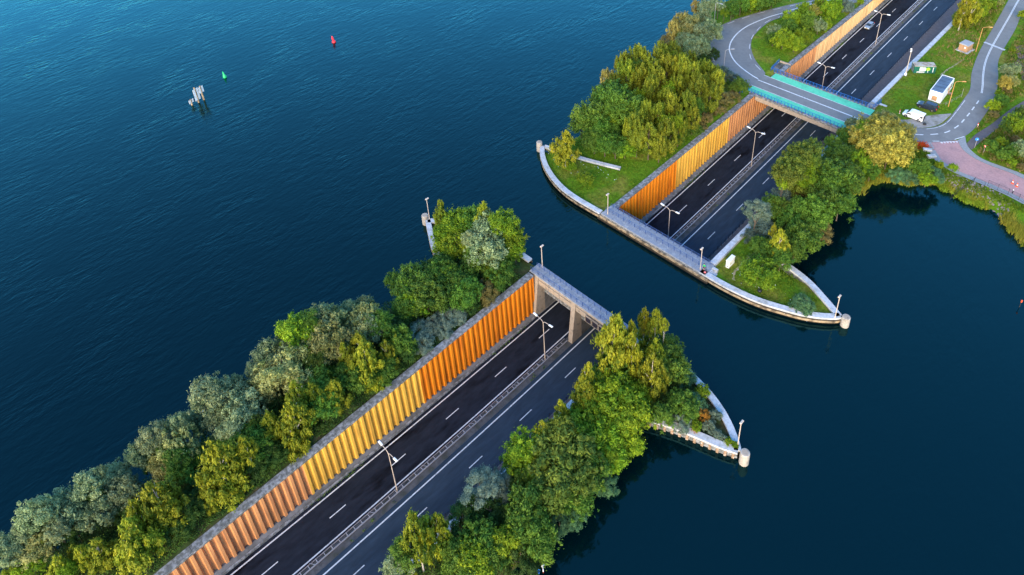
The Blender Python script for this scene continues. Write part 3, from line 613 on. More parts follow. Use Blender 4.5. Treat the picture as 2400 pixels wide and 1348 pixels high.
def hook_lamp(lab, x, y, h, rz, mat, arm=1.7):
    t_ = thing('street_lamp', lab, 'street lamp', (x, y, zl(y)), rz); m = MB(); m.tube((0, 0, 0), (0, 0, h), .10, .065, 7); m.build('pole', mat, t_)
    m = MB(); m.path([(0, 0, h), (.18, 0, h+.25), (.6, 0, h+.38), (arm, 0, h+.45)], .05, 6); m.build('arm', mat, t_)
    m = MB(); m.bbox(arm-.1, arm+.75, -.14, .14, h+.38, h+.55, .05); m.build('lamp_head', mat, t_)
hook_lamp('orange hooked street lamp beside the brown kiosk', 30.6, 196.1, 7.6, R(35), orangepole)
hook_lamp('orange hooked street lamp beside the white cabin', 34.6, 163.1, 7.3, R(35), orangepole)
hook_lamp('thin grey lamp inside the bend of the loop road', -17.0, 143.2-2.8, 7.2, R(50), galv)
hook_lamp('grey street lamp among willows at the top of the loop', -34.5, 163, 7.5, R(0), galv)
hook_lamp('thin grey lamp on the grass verge at the top', -24.5, 192.5, 7.5, R(-60), galv)
ct = thing('camera_mast', 'tall pale camera mast leaning over the white wall', 'mast', (20.8, 171.0, 1.95))
m = MB(); m.tube((0, 0, 0), (0, 0, 8.2), .12, .08, 8); m.build('pole', polem, ct); m = MB(); m.bbox(-.25, .25, -.2, .2, 0, .9, .05); m.build('base_cabinet', white, ct)
m = MB(); m.bbox(-.16, .16, -.35, .2, 7.6, 7.95, .05); m.build('camera_housing', lampm, ct); m = MB(); m.bbox(-.3, .1, -.1, .1, 8.2, 8.5, .04); m.build('top_unit', white, ct)

# ------------------------------------------------------------------ containers, cabins, cabinets
def cont(name, lab, cat, x, y, rz): return thing(name, lab, cat, (x, y, zl(y)), rz)
greenc = M('container_green', (.015, .13, .09), .5, .15, 1.5); lime = M('lime_sign', (.38, .70, .05), .5, .05, 3); roofd = M('container_roof', (.36, .33, .28), .8, .3, 1.5, c2=(.28, .15, .08), scale2=.8, amt2=.4)
g_ = cont('shipping_container', 'dark green container with white and lime signs beside the trench wall', 'container', 22.0, 173.4, R(37.5))
L_, D_, H_ = 5.5, 2.3, 2.35
m = MB(); m.box(0, L_, .06, D_-.06, .12, H_-.05); m.build('core', greenc, g_)
rb = MB(); rb.box(-.07, .07, -.03, .03, .2, H_-.2); me_rb = rb.mesh('side_rib', greenc)
for k in range(19):
    put('side_rib', me_rb, g_, (.25+k*.278, .035, 0))
for x in (0, L_-.12):
    for y in (0, D_-.12): m = MB(); m.box(x-.01, x+.13, y-.01, y+.13, 0, H_); m.build('corner_post', greenc, g_)
m = MB(); m.bbox(-.03, L_+.03, -.03, D_+.03, H_-.06, H_+.06, .03); m.build('roof', roofd, g_)
for (a, b_, c_, d, mt, nm) in ((1.35, 2.95, .95, 2.0, white, 'sign_board'), (.75, 2.75, .35, .72, white, 'lettered_strip'), (4.75, 4.92, .5, 2.05, white, 'upright_strip')):
    m = MB(); m.box(a, b_, -.05, -.012, c_, d); m.build(nm, mt, g_)
m = MB()
for k, wd in enumerate((.22, .16, .2, .12, .24, .14, .2)): m.box(.9+k*.25, .9+k*.25+wd, -.056, -.052, .44, .44+.1+.07*(k % 2))
m.build('lettering', dark, g_)
m = MB(); m.tube((3.55, -.055, 1.5), (3.55, -.014, 1.5), .52, n=20); o = m.build('round_emblem', lime, g_); m = MB(); m.box(3.47, 3.63, -.062, -.056, .45, 1.1); m.build('emblem_stem', white, g_)
dgreen = M('door_green', (.02, .10, .075), .5, .2, 2)
for k in (0, 1):
    m = MB(); m.box(-.06, 0, .15+k*1.03, 1.12+k*1.03, .15, H_-.15); d_ = m.build('door', dgreen, g_)
    for q in (.3, .75): m = MB(); m.tube((-.09, .15+k*1.03+q, .2), (-.09, .15+k*1.03+q, H_-.2), .03, n=5); m.build('lock_rod', galv, d_)
o_ = cont('site_cabin', 'white portable cabin with dark flat roof beside the parked SUV', 'cabin', 29.6, 163.0, R(2))
roofb = M('cabin_roof', (.10, .15, .22), .6, .2, 1.0, c2=(.07, .10, .15), scale2=.5, amt2=.5); brownb = M('brown_board', (.46, .25, .13), .7, .1, 2)
m = MB(); m.box(0, 3.0, 0, 9.4, .1, 3.0); m.build('wall_shell', white, o_)
m = MB(); m.box(.12, 2.88, .12, 9.28, 3.004, 3.05); m.build('roof', roofb, o_)
for (a, b_, c_, d) in ((0, 3, 0, .12), (0, 3, 9.28, 9.4), (0, .12, .121, 9.279), (2.88, 3, .121, 9.279)): m = MB(); m.box(a-.02, b_+.02, c_-.02, d+.02, 2.97, 3.12); m.build('roof_edge', white, o_)
for k in range(5): m = MB(); m.box(.2, 2.8, 1.2+k*1.7, 1.3+k*1.7, 3.051, 3.07); m.build('roof_seam', dark, o_)
m = MB(); m.box(.8, 2.0, -.05, -.003, .45, 1.75); m.build('brown_panel', brownb, o_)
m = MB(); m.box(1.4, 1.55, -.04, -.003, 2.5, 2.65); m.build('wall_light', dark, o_)
for y0, y1, a, b_ in ((4.4, 5.2, 1.6, 2.4), (7.2, 8.4, 1.0, 2.3)):
    m = MB(); m.box(3.003, 3.04, y0, y1, a, b_); w_ = m.build('window', galv, o_); m = MB(); m.box(3.041, 3.05, y0+.06, y1-.06, a+.06, b_-.06); m.build('pane', glass, w_)
m = MB(); m.box(3.003, 3.05, 5.8, 6.7, .15, 2.2); m.build('door', brownb, o_); m = MB(); m.box(3.0, 4.0, 5.6, 6.9, .1, .2); m.build('door_step', timber, o_)
wf = thing('wire_fence', 'low wire fence round the grass beside the white cabin', 'fence', (33.9, 163.4, zl(163)))
fp = [(0, 0), (-1.0, -.8), (-1.4, -.3)], [(0, 0), (.8, 3), (1.6, 6.4)]
for k, (x, y) in enumerate(((-1.2, -.5), (0, 0), (.6, 2.2), (1.1, 4.3), (1.6, 6.4))):
    m = MB(); m.tube((x, y, 0), (x, y, .95 if k < 4 else 2.6), .035, n=5); m.build('fence_post', galv, wf)
for z in (.4, .9): m = MB(); m.path([(-1.2, -.5, z), (0, 0, z), (.6, 2.2, z), (1.1, 4.3, z), (1.6, 6.4, z)], .015, 4); m.build('wire', galv, wf)
kb = M('kiosk_brown', (.38, .22, .12), .7, .12, 2); kr = M('kiosk_roof', (.30, .31, .33), .7, .1, 2)
k_ = cont('transformer_kiosk', 'small brown kiosk with grey roof on a concrete slab', 'kiosk', 26.5, 194.1, R(-10))
m = MB(); m.bbox(-.6, 3.0, -.6, 3.6, -.1, .14, .03); m.build('base_slab', conc, k_); m = MB(); m.box(0, 2.4, 0, 3.0, .14, 2.1); m.build('body', kb, k_)
m = MB(); m.bbox(-.1, 2.5, -.1, 3.1, 2.1, 2.35, .1); m.build('roof', kr, k_)
for a in (.06, 1.22): m = MB(); m.box(a, a+1.1, -.04, -.003, .2, 2.0); m.build('door', kb, k_)
m = MB(); m.box(1.5, 1.95, -.06, -.041, 1.2, 1.7); m.build('sticker', white, k_)
c_ = thing('switch_cabinet', 'white metal switch cabinet on the grass near the far walkway', 'cabinet', (22.1, 79.6, 1.0), R(0))
m = MB(); m.bbox(-.35, .35, -.0, 2.1, .0, 1.75, .03); m.build('body', white, c_); m = MB(); m.bbox(-.42, .42, -.06, 2.16, 1.75, 1.86, .04); m.build('roof', white, c_)
for k in range(2): m = MB(); m.box(.352, .375, .06+k*1.02, 1.02+k*1.02, .1, 1.68); d_ = m.build('door', white, c_); m = MB(); m.box(.376, .40, .85+k*1.02, .92+k*1.02, .8, 1.0); m.build('handle', dark, d_)
m = MB(); m.box(-.12, .12, -.03, -.002, .35, .6); m.build('vent', dark, c_)
m = MB(); m.box(.376, .385, .25, .7, .7, 1.2); m.build('poster', M('poster', (.6, .6, .45), .6, .3, 6), c_)

# ------------------------------------------------------------------ vehicles
tyre = M('tyre', (.015, .015, .016), .9, .2, 3); rim = M('rim', (.45, .45, .47), .35, .1, 4, metal=.6); redl = M('tail_red', (.45, .01, .01), .3, .05, 3); headl = M('headlight', (.75, .78, .8), .15, .05, 3)
wh = MB(); wh.lathe([(.20, -.10), (.31, -.11), (.335, -.06), (.335, .06), (.31, .11), (.20, .10)], 18); me_ty = fixn(wh.mesh('tyre', tyre)); wr = MB(); wr.lathe([(.03, .10), (.20, .085), (.21, -.085), (.03, -.10)], 12); me_rim = fixn(wr.mesh('rim', rim))
def hull(m, lower, upper, hw, hw2, mi=0):      # lower/upper: lists of (x,z); closed side profile swept in width with rounded shoulders
    prof_ = lower+upper[::-1]; n = len(prof_); zmid = .95
    st_ = [(-hw, 1), (-hw+.08, 1), (hw-.08, 1), (hw, 1)]; V = []
    for k, yy in enumerate((-hw, -hw+.10, hw-.10, hw)):
        cx = sum(p[0] for p in prof_)/n; cz = sum(p[1] for p in prof_)/n; s_ = .965 if k in (0, 3) else 1.0
        for x, z in prof_: V.append((cx+(x-cx)*s_, yy, cz+(z-cz)*(s_ if z > cz else 1)))
    F = [tuple(range(n))[::-1], tuple(range(3*n, 4*n))]
    for k in range(3): F += [(k*n+i, k*n+(i+1) % n, (k+1)*n+(i+1) % n, (k+1)*n+i) for i in range(n)]
    m.add(V, F, mi)
def green_house(m, base, top, hw0, hw1):        # trapezoid cabin: base/top = (x0, x1, z)
    x0, x1, z0 = base; a0, a1, z1 = top
    V = [(x0, -hw0, z0), (x1, -hw0, z0), (x1, hw0, z0), (x0, hw0, z0), (a0, -hw1, z1), (a1, -hw1, z1), (a1, hw1, z1), (a0, hw1, z1)]
    m.add(V, [(3, 2, 1, 0), (4, 5, 6, 7), (0, 1, 5, 4), (1, 2, 6, 5), (2, 3, 7, 6), (3, 0, 4, 7)])
def car(name, lab, cat, loc, rz, paintm, P, tilt=0.0):
    t_ = thing(name, lab, cat, loc, rz); t_.rotation_euler = (0, tilt, rz)
    hw = P['w']/2
    m = MB(); hull(m, P['low'], P['belt'], hw, hw); o = m.build('body', paintm, t_); fixn(o.data)
    x0, x1, z0 = P['gh0']; a0, a1, z1 = P['gh1']
    m = MB(); green_house(m, P['gh0'], P['gh1'], hw-.10, hw-.24); o = m.build('windows', glass, t_); fixn(o.data)
    m = MB(); m.bbox(a0-.03, a1+.03, -hw+.20, hw-.20, z1-.01, z1+.06, .04); o = m.build('roof', paintm, t_)
    for f in P['pillars']:
        for s_ in (-1, 1):
            b0 = x0+(x1-x0)*f; b1 = a0+(a1-a0)*f
            m = MB(); m.tube((b0, s_*(hw-.095), z0-.02), (b1, s_*(hw-.225), z1+.02), .05, n=5); m.build('pillar', paintm, t_)
    for x in P['wx']:
        for s_ in (-1, 1):
            e = put('tyre', me_ty, t_, (x, s_*(hw-.10), .335), (R(90), 0, 0), (P.get('ws', 1),)*2+(1,)); put('rim', me_rim, e, (0, 0, -.015*s_))
            m = MB(); m.tube((x, s_*(hw-.24), .36), (x, s_*(hw+.006), .36), .40*P.get('ws', 1), n=18); m.build('wheel_arch', dark, t_)
    fx, rx = P['belt'][-1][0], P['belt'][0][0]
    for s_ in (-1, 1):
        m = MB(); m.bbox(P['fx']-.16, P['fx']+.03, s_*(hw-.42)-.2, s_*(hw-.42)+.2, P['lz'], P['lz']+.17, .03); m.build('headlight', headl, t_)
        m = MB(); m.bbox(P['rx']-.03, P['rx']+.14, s_*(hw-.17)-.12, s_*(hw-.17)+.12, P['tz'], P['tz']+.38, .03); m.build('tail_light', redl, t_)
        m = MB(); m.bbox(P['mx']-.1, P['mx']+.08, s_*(hw+.10)-.1, s_*(hw+.10)+.1, P['mz'], P['mz']+.16, .03); m.build('wing_mirror', paintm, t_)
    m = MB(); m.box(P['fx'], P['fx']+.035, -.26, .26, .42, .54); m.build('number_plate', M('plate', (.65, .45, .08), .5, .05, 3), t_)
    m = MB(); m.box(P['fx']-.2, P['fx']+.02, -.55, .55, .22, .38); m.build('lower_grille', dark, t_)
    return t_
silver = M('car_silver', (.34, .40, .46), .25, .03, 2, metal=.5); navyc = M('car_navy', (.018, .024, .045), .2, .05, 2, spec=.7)
hatch = dict(w=1.76, low=[(-2.0, .30), (-1.9, .22), (1.9, .22), (2.05, .32)], belt=[(-2.02, .80), (-1.9, .95), (.9, .98), (1.55, .88), (2.0, .68)], gh0=(-1.85, 1.05, .93), gh1=(-1.35, .15, 1.45), pillars=(.02, .42, .98), wx=(-1.25, 1.28), fx=2.03, rx=-2.03, lz=.60, tz=.72, mx=.72, mz=.98)
suv = dict(w=1.9, low=[(-2.35, .42), (-2.25, .28), (2.25, .28), (2.4, .42)], belt=[(-2.38, .95), (-2.3, 1.12), (1.0, 1.14), (1.9, 1.06), (2.34, .86)], gh0=(-2.28, 1.15, 1.10), gh1=(-2.0, .35, 1.78), pillars=(.02, .33, .66, .98), wx=(-1.45, 1.5), ws=1.12, fx=2.37, rx=-2.37, lz=.74, tz=.85, mx=.8, mz=1.15)
yc = 202.3
car('car', 'silver blue hatchback driving on the road beyond the bridge', 'car', (-1.65, yc, zr(yc)+.01), R(-90), silver, hatch, math.atan((zr(yc+1)-zr(yc))))
car('suv', 'dark navy SUV parked against the white cabin', 'car', (30.9, 159.0, zl(159)+.02), R(181), navyc, suv)
# van with open rear and front doors
v = thing('van', 'white delivery van with its rear doors standing open on the gravel', 'van', (30.0, 152.6, zl(152)+.06), R(180))
m = MB(); hull(m, [(-2.35, .45), (-2.3, .30), (2.3, .30), (2.52, .42)], [(-2.36, 1.75), (-2.3, 1.94), (.55, 1.97), (1.0, 1.86), (1.72, 1.14), (2.38, .92), (2.52, .72)], .95, .9); o = m.build('body', white, v); fixn(o.data)
m = MB(); m.add([(1.07, -.80, 1.78), (1.66, -.84, 1.20), (1.66, .84, 1.20), (1.07, .80, 1.78)], [(0, 1, 2, 3)]); o = m.build('windscreen', glass, v, (.035, 0, .035)); fixn(o.data)
for s_ in (-1, 1):
    m = MB(); m.add([(.55, s_*.958, 1.15), (1.45, s_*.958, 1.15), (.98, s_*.945, 1.70), (.55, s_*.945, 1.72)], [(0, 1, 2, 3)]); m.build('side_window', glass, v)
    m = MB(); m.bbox(2.3, 2.5, s_*.62-.2, s_*.62+.2, .72, .92, .03); m.build('headlight', headl, v)
    m = MB(); m.bbox(1.3, 1.5, s_*1.08-.1, s_*1.08+.1, 1.12, 1.35, .03); m.build('wing_mirror', dark, v)
    for x in (-1.5, 1.6):
        e = put('tyre', me_ty, v, (x, s_*.86, .335), (R(90), 0, 0)); put('rim', me_rim, e, (0, 0, -.015*s_))
        m = MB(); m.tube((x, s_*.72, .37), (x, s_*.958, .37), .41, n=18); m.build('wheel_arch', dark, v)
m = MB(); m.box(2.3, 2.56, -.8, .8, .26, .50); m.build('bumper', dark, v)
m = MB(); m.box(-2.40, -2.375, -.78, .78, .5, 1.8); m.build('cargo_opening', dark, v)
for s_ in (-1, 1):
    M_ = Matrix.Translation((-2.38, s_*.9, 0)) @ Matrix.Rotation(R(95 if s_ > 0 else -75), 4, 'Z')
    m = MB(); m.box(-.02, .03, -.82 if s_ > 0 else 0.0, 0 if s_ > 0 else .82, .5, 1.82, M=M_); d_ = m.build('rear_door', white, v)
    m = MB(); m.box(-.03, .04, -.68 if s_ > 0 else .14, -.14 if s_ > 0 else .68, 1.2, 1.68, M=M_); m.build('pane', glass, d_)
    m = MB(); m.box(-.035, .045, -.80 if s_ > 0 else .72, -.72 if s_ > 0 else .80, .85, 1.3, M=M_); m.build('tail_light', redl, d_)
M_ = Matrix.Translation((1.5, -.95, 0)) @ Matrix.Rotation(R(-42), 4, 'Z')
m = MB(); m.box(-1.05, 0, -.03, .03, .4, 1.15, M=M_); fd = m.build('front_door', white, v); m = MB(); m.box(-.95, -.1, -.02, .02, 1.16, 1.65, M=M_); m.build('pane', glass, fd)
bk = thing('bin_bag', 'dark round object on the gravel behind the white van', 'bag', (33.1, 151.4, zl(151)+.05)); m = MB(); m.lathe([(.05, 0), (.36, .08), (.42, .3), (.3, .5), (.08, .58)], 9); o = m.build('sack', dark, bk, smooth=True)

# ------------------------------------------------------------------ signs, cones, bollards, fences at the pond
bsign = M('sign_blue', (.02, .20, .62), .4, .05, 3); redw = M('sign_red', (.60, .03, .03), .4, .05, 3); cone_o = M('cone_orange', (.75, .09, .03), .5, .05, 3)
s1 = thing('cycle_sign', 'round blue sign on a grey post where cycle track meets red road', 'sign', (45.1, 149.7, zl(150)))
m = MB(); m.tube((0, 0, 0), (0, 0, 2.7), .05, n=6); m.build('post', galv, s1); m = MB(); m.tube((-.02, -.05, 2.55), (.0, -.09, 2.55), .40, n=20); m.build('sign_plate', bsign, s1)
m = MB(); m.box(-.2, -.14, -.105, -.1, 2.4, 2.7); m.box(.1, .16, -.105, -.1, 2.4, 2.7); m.box(-.14, .1, -.105, -.1, 2.55, 2.6); m.build('white_symbol', white, s1)
s2 = thing('give_way_sign', 'white triangular give way sign with red edge on the verge', 'sign', (47.3, 148.5, zl(148)), R(40))
m = MB(); m.tube((0, 0, 0), (0, 0, 2.5), .05, n=6); m.build('post', galv, s2)
m = MB(); m.xprism([(0, 1.75), (.48, 2.55), (-.48, 2.55)], -.02, .02); o = m.build('sign_plate', redw, s2, (0, -.07, 0), (0, 0, R(90))); m = MB(); m.xprism([(0, 1.95), (.28, 2.44), (-.28, 2.44)], .021, .03); m.build('white_field', white, s2, (0, -.07, 0), (0, 0, R(-90)))
for lab, x, y in (('short red and white marker post on the grass beside the van', 26.7, 152.2), ('red and white marker post on the verge of the winding road', 42.9, 158.6)):
    t_ = thing('marker_post', lab, 'post', (x, y, zl(y)), group='red and white marker posts')
    for k in range(4): m = MB(); m.box(-.09, .09, -.05, .05, k*.32, k*.32+.315); m.build('post_band', white if k % 2 == 0 else redw, t_)
for lab, x, y in (('left one of two orange traffic cones on the red road', 55.4, 141.6), ('right one of two orange traffic cones on the red road', 56.4, 141.1)):
    t_ = thing('traffic_cone', lab, 'traffic cone', (x, y, zt(y)), group='orange traffic cones')
    m = MB(); m.bbox(-.26, .26, -.26, .26, 0, .07, .02); m.build('base', cone_o, t_); m = MB(); m.lathe([(.2, .07), (.15, .35)], 12); m.build('cone_body', cone_o, t_)
    m = MB(); m.lathe([(.15, .352), (.12, .55)], 12); m.build('white_band', white, t_); m = MB(); m.lathe([(.12, .552), (.05, .95), (.03, .97)], 12); m.build('cone_tip', cone_o, t_)
t_ = thing('bollard', 'dark bollard with pale top beside the pond fence', 'bollard', (56.4, 138.0, zt(138))); m = MB(); m.lathe([(.09, 0), (.09, .85), (.07, .9)], 10); m.build('shaft', dark, t_); m = MB(); m.lathe([(.095, .902), (.095, 1.05), (.03, 1.12)], 10); m.build('cap', white, t_)
pf = thing('pond_fence', 'thin dark metal fence along the pavement above the pond', 'fence', (49.1, 137.0, zl(137)))
o0 = Vector((49.1, 137.0, 0)); Pp = [(49.1, 136.8), (51.3, 136.7), (51.7, 137.2), (53.7, 137.1), (55.8, 137.0), (58.0, 136.6), (60.4, 136.1)]
for k, (x, y) in enumerate(Pp): m = MB(); m.box(-.035, .035, -.035, .035, 0, 1.75 if k > 1 else 1.4); m.build('fence_post', dark, pf, (x-49.1, y-137.0, 0))
for k in range(len(Pp)-1):
    if k == 1: continue
    a, b_ = Vector((Pp[k][0]-49.1, Pp[k][1]-137, 0)), Vector((Pp[k+1][0]-49.1, Pp[k+1][1]-137, 0)); h = 1.65 if k > 1 else 1.3; m = MB()
    for z in (.15, h): m.tube(a+Vector((0, 0, z)), b_+Vector((0, 0, z)), .02, n=4)
    for q in range(1, 14): p = a+(b_-a)*q/14; m.tube(p+Vector((0, 0, .15)), p+Vector((0, 0, h)), .009, n=3, cap=False)
    m.build('mesh_panel', dark, pf)
wf2 = thing('water_fence', 'dark mesh fence running down the bank into the pond', 'fence', (47.5, 134, .5)); Pq = [(49.0, 136.7, 1.6), (48.4, 135.0, 1.1), (47.9, 133.5, .6), (47.4, 131.8, .1), (46.9, 130.2, -.2)]
for x, y, z in Pq: m = MB(); m.tube((x-47.5, y-134, z-1), (x-47.5, y-134, z+.95), .035, n=5); m.build('fence_post', dark, wf2)
for a, b_ in zip(Pq[:-1], Pq[1:]):
    a = Vector(a)-Vector((47.5, 134, .5)); b_ = Vector(b_)-Vector((47.5, 134, .5)); m = MB()
    for z in (.45, 1.4): m.tube(a+Vector((0, 0, z)), b_+Vector((0, 0, z)), .02, n=4)
    for q in range(1, 12): p = a+(b_-a)*q/12; m.tube(p+Vector((0, 0, .2)), p+Vector((0, 0, 1.4)), .012, n=3, cap=False)
    m.build('mesh_panel', dark, wf2)
for lab, x, y, rz in (('pale stone block on the pavement edge, upper of two', 37.4, 141.4, R(30)), ('pale stone block on the pavement edge, lower of two', 39.0, 139.6, R(48))):
    t_ = thing('stone_block', lab, 'block', (x, y, zl(y)), rz, 'stone blocks by the pavement'); m = MB(); m.bbox(-.95, .95, -.45, .45, -.1, .6, .06); m.build('block', conc, t_)
    m = MB(); m.box(-.9, .9, -.452, -.42, .2, .24); m.build('groove', conc_old, t_)
# navigation marks, piles and birds on the lake
gbm = M('buoy_green', (.02, .50, .16), .4, .08, 3); rbm = M('buoy_red', (.70, .03, .05), .4, .08, 3)
t_ = thing('buoy', 'green conical buoy floating on the lake', 'buoy', (-128.4, 46.9, 0), 0); t_.scale = (.74,)*3; t_.rotation_euler = (R(4), R(-6), 0)
m = MB(); m.lathe([(.7, -.5), (.78, .1), (.7, .5), (.38, 1.5), (.2, 2.2), (.16, 2.5)], 14); m.build('hull', gbm, t_, smooth=True); m = MB(); m.lathe([(.10, 2.5), (.12, 2.75), (.03, 2.85)], 8); m.build('top_mark', gbm, t_)
t_ = thing('buoy', 'red can buoy floating on the lake', 'buoy', (-121.5, 80.3, 0)); t_.scale = (.8,)*3; t_.rotation_euler = (R(5), R(-8), 0)
m = MB(); m.lathe([(.7, -.5), (.8, .15), (.72, .55), (.45, .8), (.42, 1.9), (.36, 2.1)], 14); m.build('hull', rbm, t_); m = MB(); m.lathe([(.3, 2.1), (.3, 2.65), (.26, 2.7)], 10); m.build('can_top', rbm, t_)
for lab, x, y, h, bw, bz, bh in (('short mooring pile with a white board on the lake', -121.3, 33.7, 1.9, 1.5, .8, 1.1), ('tall mooring pile with long white boards, middle of three', -121.2, 35.6, 5.0, 1.7, .9, 3.7), ('tall mooring pile with white board at its top, rightmost of three', -121.4, 37.2, 4.6, 1.5, 2.5, 2.0)):
    t_ = thing('mooring_pile', lab, 'pile', (x, y, 0), R(20), 'mooring piles standing in the lake')
    m = MB(); m.lathe([(.27, -2), (.27, h-.05), (.2, h)], 10); m.build('shaft', timber, t_)
    n_ = max(1, round(bh/.55))
    for s_ in (-1, 1):
        for k in range(n_):
            m = MB(); a, b_ = sorted((s_*.16, s_*bw*.52)); z0 = bz+k*bh/n_; m.box(.12, .17, a, b_, z0, z0+bh/n_-.05); m.build('board', white, t_)
t_ = thing('channel_stick', 'thin withy marker with red top standing in the pond', 'marker', (66.6, 107.9, 0)); m = MB(); m.tube((0, 0, -1), (0, 0, 1.3), .05, n=6); m.build('stick', timber_dark, t_); m = MB(); m.lathe([(.10, 1.3), (.16, 1.5), (.12, 1.8), (.03, 1.9)], 8); m.build('top_mark', cone_o, t_)
def swan(lab, x, y, rz, up=True):
    t_ = thing('swan', lab, 'swan', (x, y, 0), rz, 'swans on the water')
    vs = [(-.75, 0, .30), (-.5, 0, .22), (-.2, 0, .18), (.15, 0, .18), (.38, 0, .22), (.50, 0, .42), (.46, 0, .66), (.50, 0, .86), (.60, 0, .93), (.74, 0, .88)] if up else [(-.75, 0, .26), (-.5, 0, .2), (-.2, 0, .17), (.15, 0, .17), (.38, 0, .2), (.58, 0, .30), (.72, 0, .34), (.84, 0, .26), (.92, 0, .18), (1.0, 0, .08)]
    rd = [.04, .16, .27, .26, .15, .07, .055, .055, .07, .03]
    m = MB(); n = 10
    for k, (p, r_) in enumerate(zip(vs, rd)):
        for i in range(n): a = 2*math.pi*i/n; m.v.append((p[0]+(r_*math.sin(a)*.5 if k > 4 else 0), r_*math.cos(a), p[2]+r_*math.sin(a)*(.75 if k < 5 else .6)))
    for k in range(len(vs)-1): m.f += [(k*n+i, k*n+(i+1) % n, (k+1)*n+(i+1) % n, (k+1)*n+i) for i in range(n)]
    m.f += [tuple(range(n))[::-1], tuple(range(9*n, 10*n))]; m.m = [0]*len(m.f); o = m.build('plumage', white, t_, smooth=True); fixn(o.data)
    e = vs[-1]; m = MB(); m.tube((e[0]-.02, 0, e[2]), (e[0]+.12, 0, e[2]-.06), .035, .012, 6); m.build('beak', cone_o, t_)
swan('white swan on the lake beside the leftmost willows', -26.4, -6.7, R(60)); swan('white swan with lowered head below the right hand trees', 32.3, 15.8, R(-40), False)
t_ = thing('plastic_crate', 'small blue plastic crate floating at the bottom edge', 'crate', (32.4, 14.7, 0), R(25)); bl = M('crate_blue', (.04, .22, .65), .5, .1, 3)
m = MB(); m.box(-.3, .3, -.22, .22, -.08, .02); m.build('crate_floor', bl, t_)
for a, b_, c_, d in ((-.3, .3, -.25, -.221), (-.3, .3, .221, .25), (-.33, -.301, -.25, .25), (.301, .33, -.25, .25)): m = MB(); m.box(a, b_, c_, d, -.08, .16); m.build('crate_side', bl, t_)
# cyclist on the far walkway
def skin_fig(name, verts, edges, radii, mats, pick, parent):
    me = bpy.data.meshes.new(name); me.from_pydata(verts, edges, []); o = put(name, me, parent)
    md = o.modifiers.new('skin', 'SKIN'); md.use_smooth_shade = True
    for i, r_ in enumerate(radii): me.skin_vertices[0].data[i].radius = (r_, r_)
    me.skin_vertices[0].data[0].use_root = True
    o.modifiers.new('sub', 'SUBSURF').levels = 1
    dg = bpy.context.evaluated_depsgraph_get(); m2 = bpy.data.meshes.new_from_object(o.evaluated_get(dg)); o.modifiers.clear(); o.data = m2
    m2.materials.clear()
    for mm in mats: m2.materials.append(mm)
    for p in m2.polygons: p.material_index = pick(p.center)
    return o
skinm = M('skin', (.55, .33, .23), .6, .05, 4); shirt = M('green_shirt', (.02, .36, .12), .8, .1, 4); shorts = M('dark_shorts', (.03, .03, .05), .8, .1, 4); hairm = M('hair', (.05, .03, .02), .7, .2, 8)
pe = thing('person', 'person in a green shirt standing with a bicycle on the far walkway', 'person', (19.35, 75.45, 1.7), R(200))
PV = [(0, 0, .95), (0, 0, 1.2), (0, 0, 1.42), (0, .01, 1.53), (0, .02, 1.66), (.19, 0, 1.40), (.27, .06, 1.14), (.24, .24, .98), (.23, .31, .96), (-.19, 0, 1.40), (-.27, .06, 1.14), (-.22, .24, 1.0), (-.21, .31, .98), (.10, 0, .88), (.11, .02, .48), (.11, -.02, .09), (.12, .12, .05), (-.10, 0, .88), (-.13, .10, .50), (-.14, .0, .10), (-.15, .14, .05)]
PE = [(0, 1), (1, 2), (2, 3), (3, 4), (2, 5), (5, 6), (6, 7), (7, 8), (2, 9), (9, 10), (10, 11), (11, 12), (0, 13), (13, 14), (14, 15), (15, 16), (0, 17), (17, 18), (18, 19), (19, 20)]
PR = [.15, .15, .16, .06, .105, .07, .05, .038, .04, .07, .05, .038, .04, .10, .065, .045, .045, .10, .065, .045, .045]
skin_fig('body', PV, PE, PR, [skinm, shirt, shorts], lambda c_: 1 if (.98 < c_.z < 1.46 and c_.y < .2 and (abs(c_.x) < .24 or c_.z > 1.15)) else (2 if .55 < c_.z <= .98 and c_.y < .15 else 0), pe)
m = MB(); m.lathe([(.11, 1.66), (.118, 1.72), (.09, 1.79), (.03, 1.81)], 10, c=(0, .01, 0)); m.build('hair', hairm, pe, smooth=True)
bi = thing('bicycle', 'dark bicycle leaning beside the green shirted person', 'bicycle', (19.75, 75.55, 1.7), R(-35))
for x in (-.52, .52):
    m = MB(); n = 20
    for i in range(n): a, b_ = 2*math.pi*i/n, 2*math.pi*(i+1)/n; m.tube((x+.33*math.cos(a), 0, .34+.33*math.sin(a)), (x+.33*math.cos(b_), 0, .34+.33*math.sin(b_)), .022, n=5)
    w_ = m.build('wheel', tyre, bi); m = MB()
    for i in range(6): a = math.pi*i/6; m.tube((x+.32*math.cos(a), 0, .34+.32*math.sin(a)), (x-.32*math.cos(a), 0, .34-.32*math.sin(a)), .004, n=3)
    m.build('spokes', galv, w_)
m = MB()
for a, b_ in (((-.52, 0, .34), (-.1, 0, .30)), ((-.1, 0, .30), (-.2, 0, .82)), ((-.52, 0, .34), (-.18, 0, .74)), ((-.18, 0, .74), (.36, 0, .82)), ((-.1, 0, .30), (.38, 0, .72)), ((.36, 0, .9), (.52, 0, .34))): m.tube(a, b_, .02, n=5)
m.build('frame', navy, bi); m = MB(); m.path([(.34, -.28, .98), (.36, 0, .94), (.34, .28, .98)], .016, 5); m.build('handlebar', galv, bi); m = MB(); m.bbox(-.32, -.08, -.08, .08, .82, .88, .03); m.build('saddle', dark, bi)
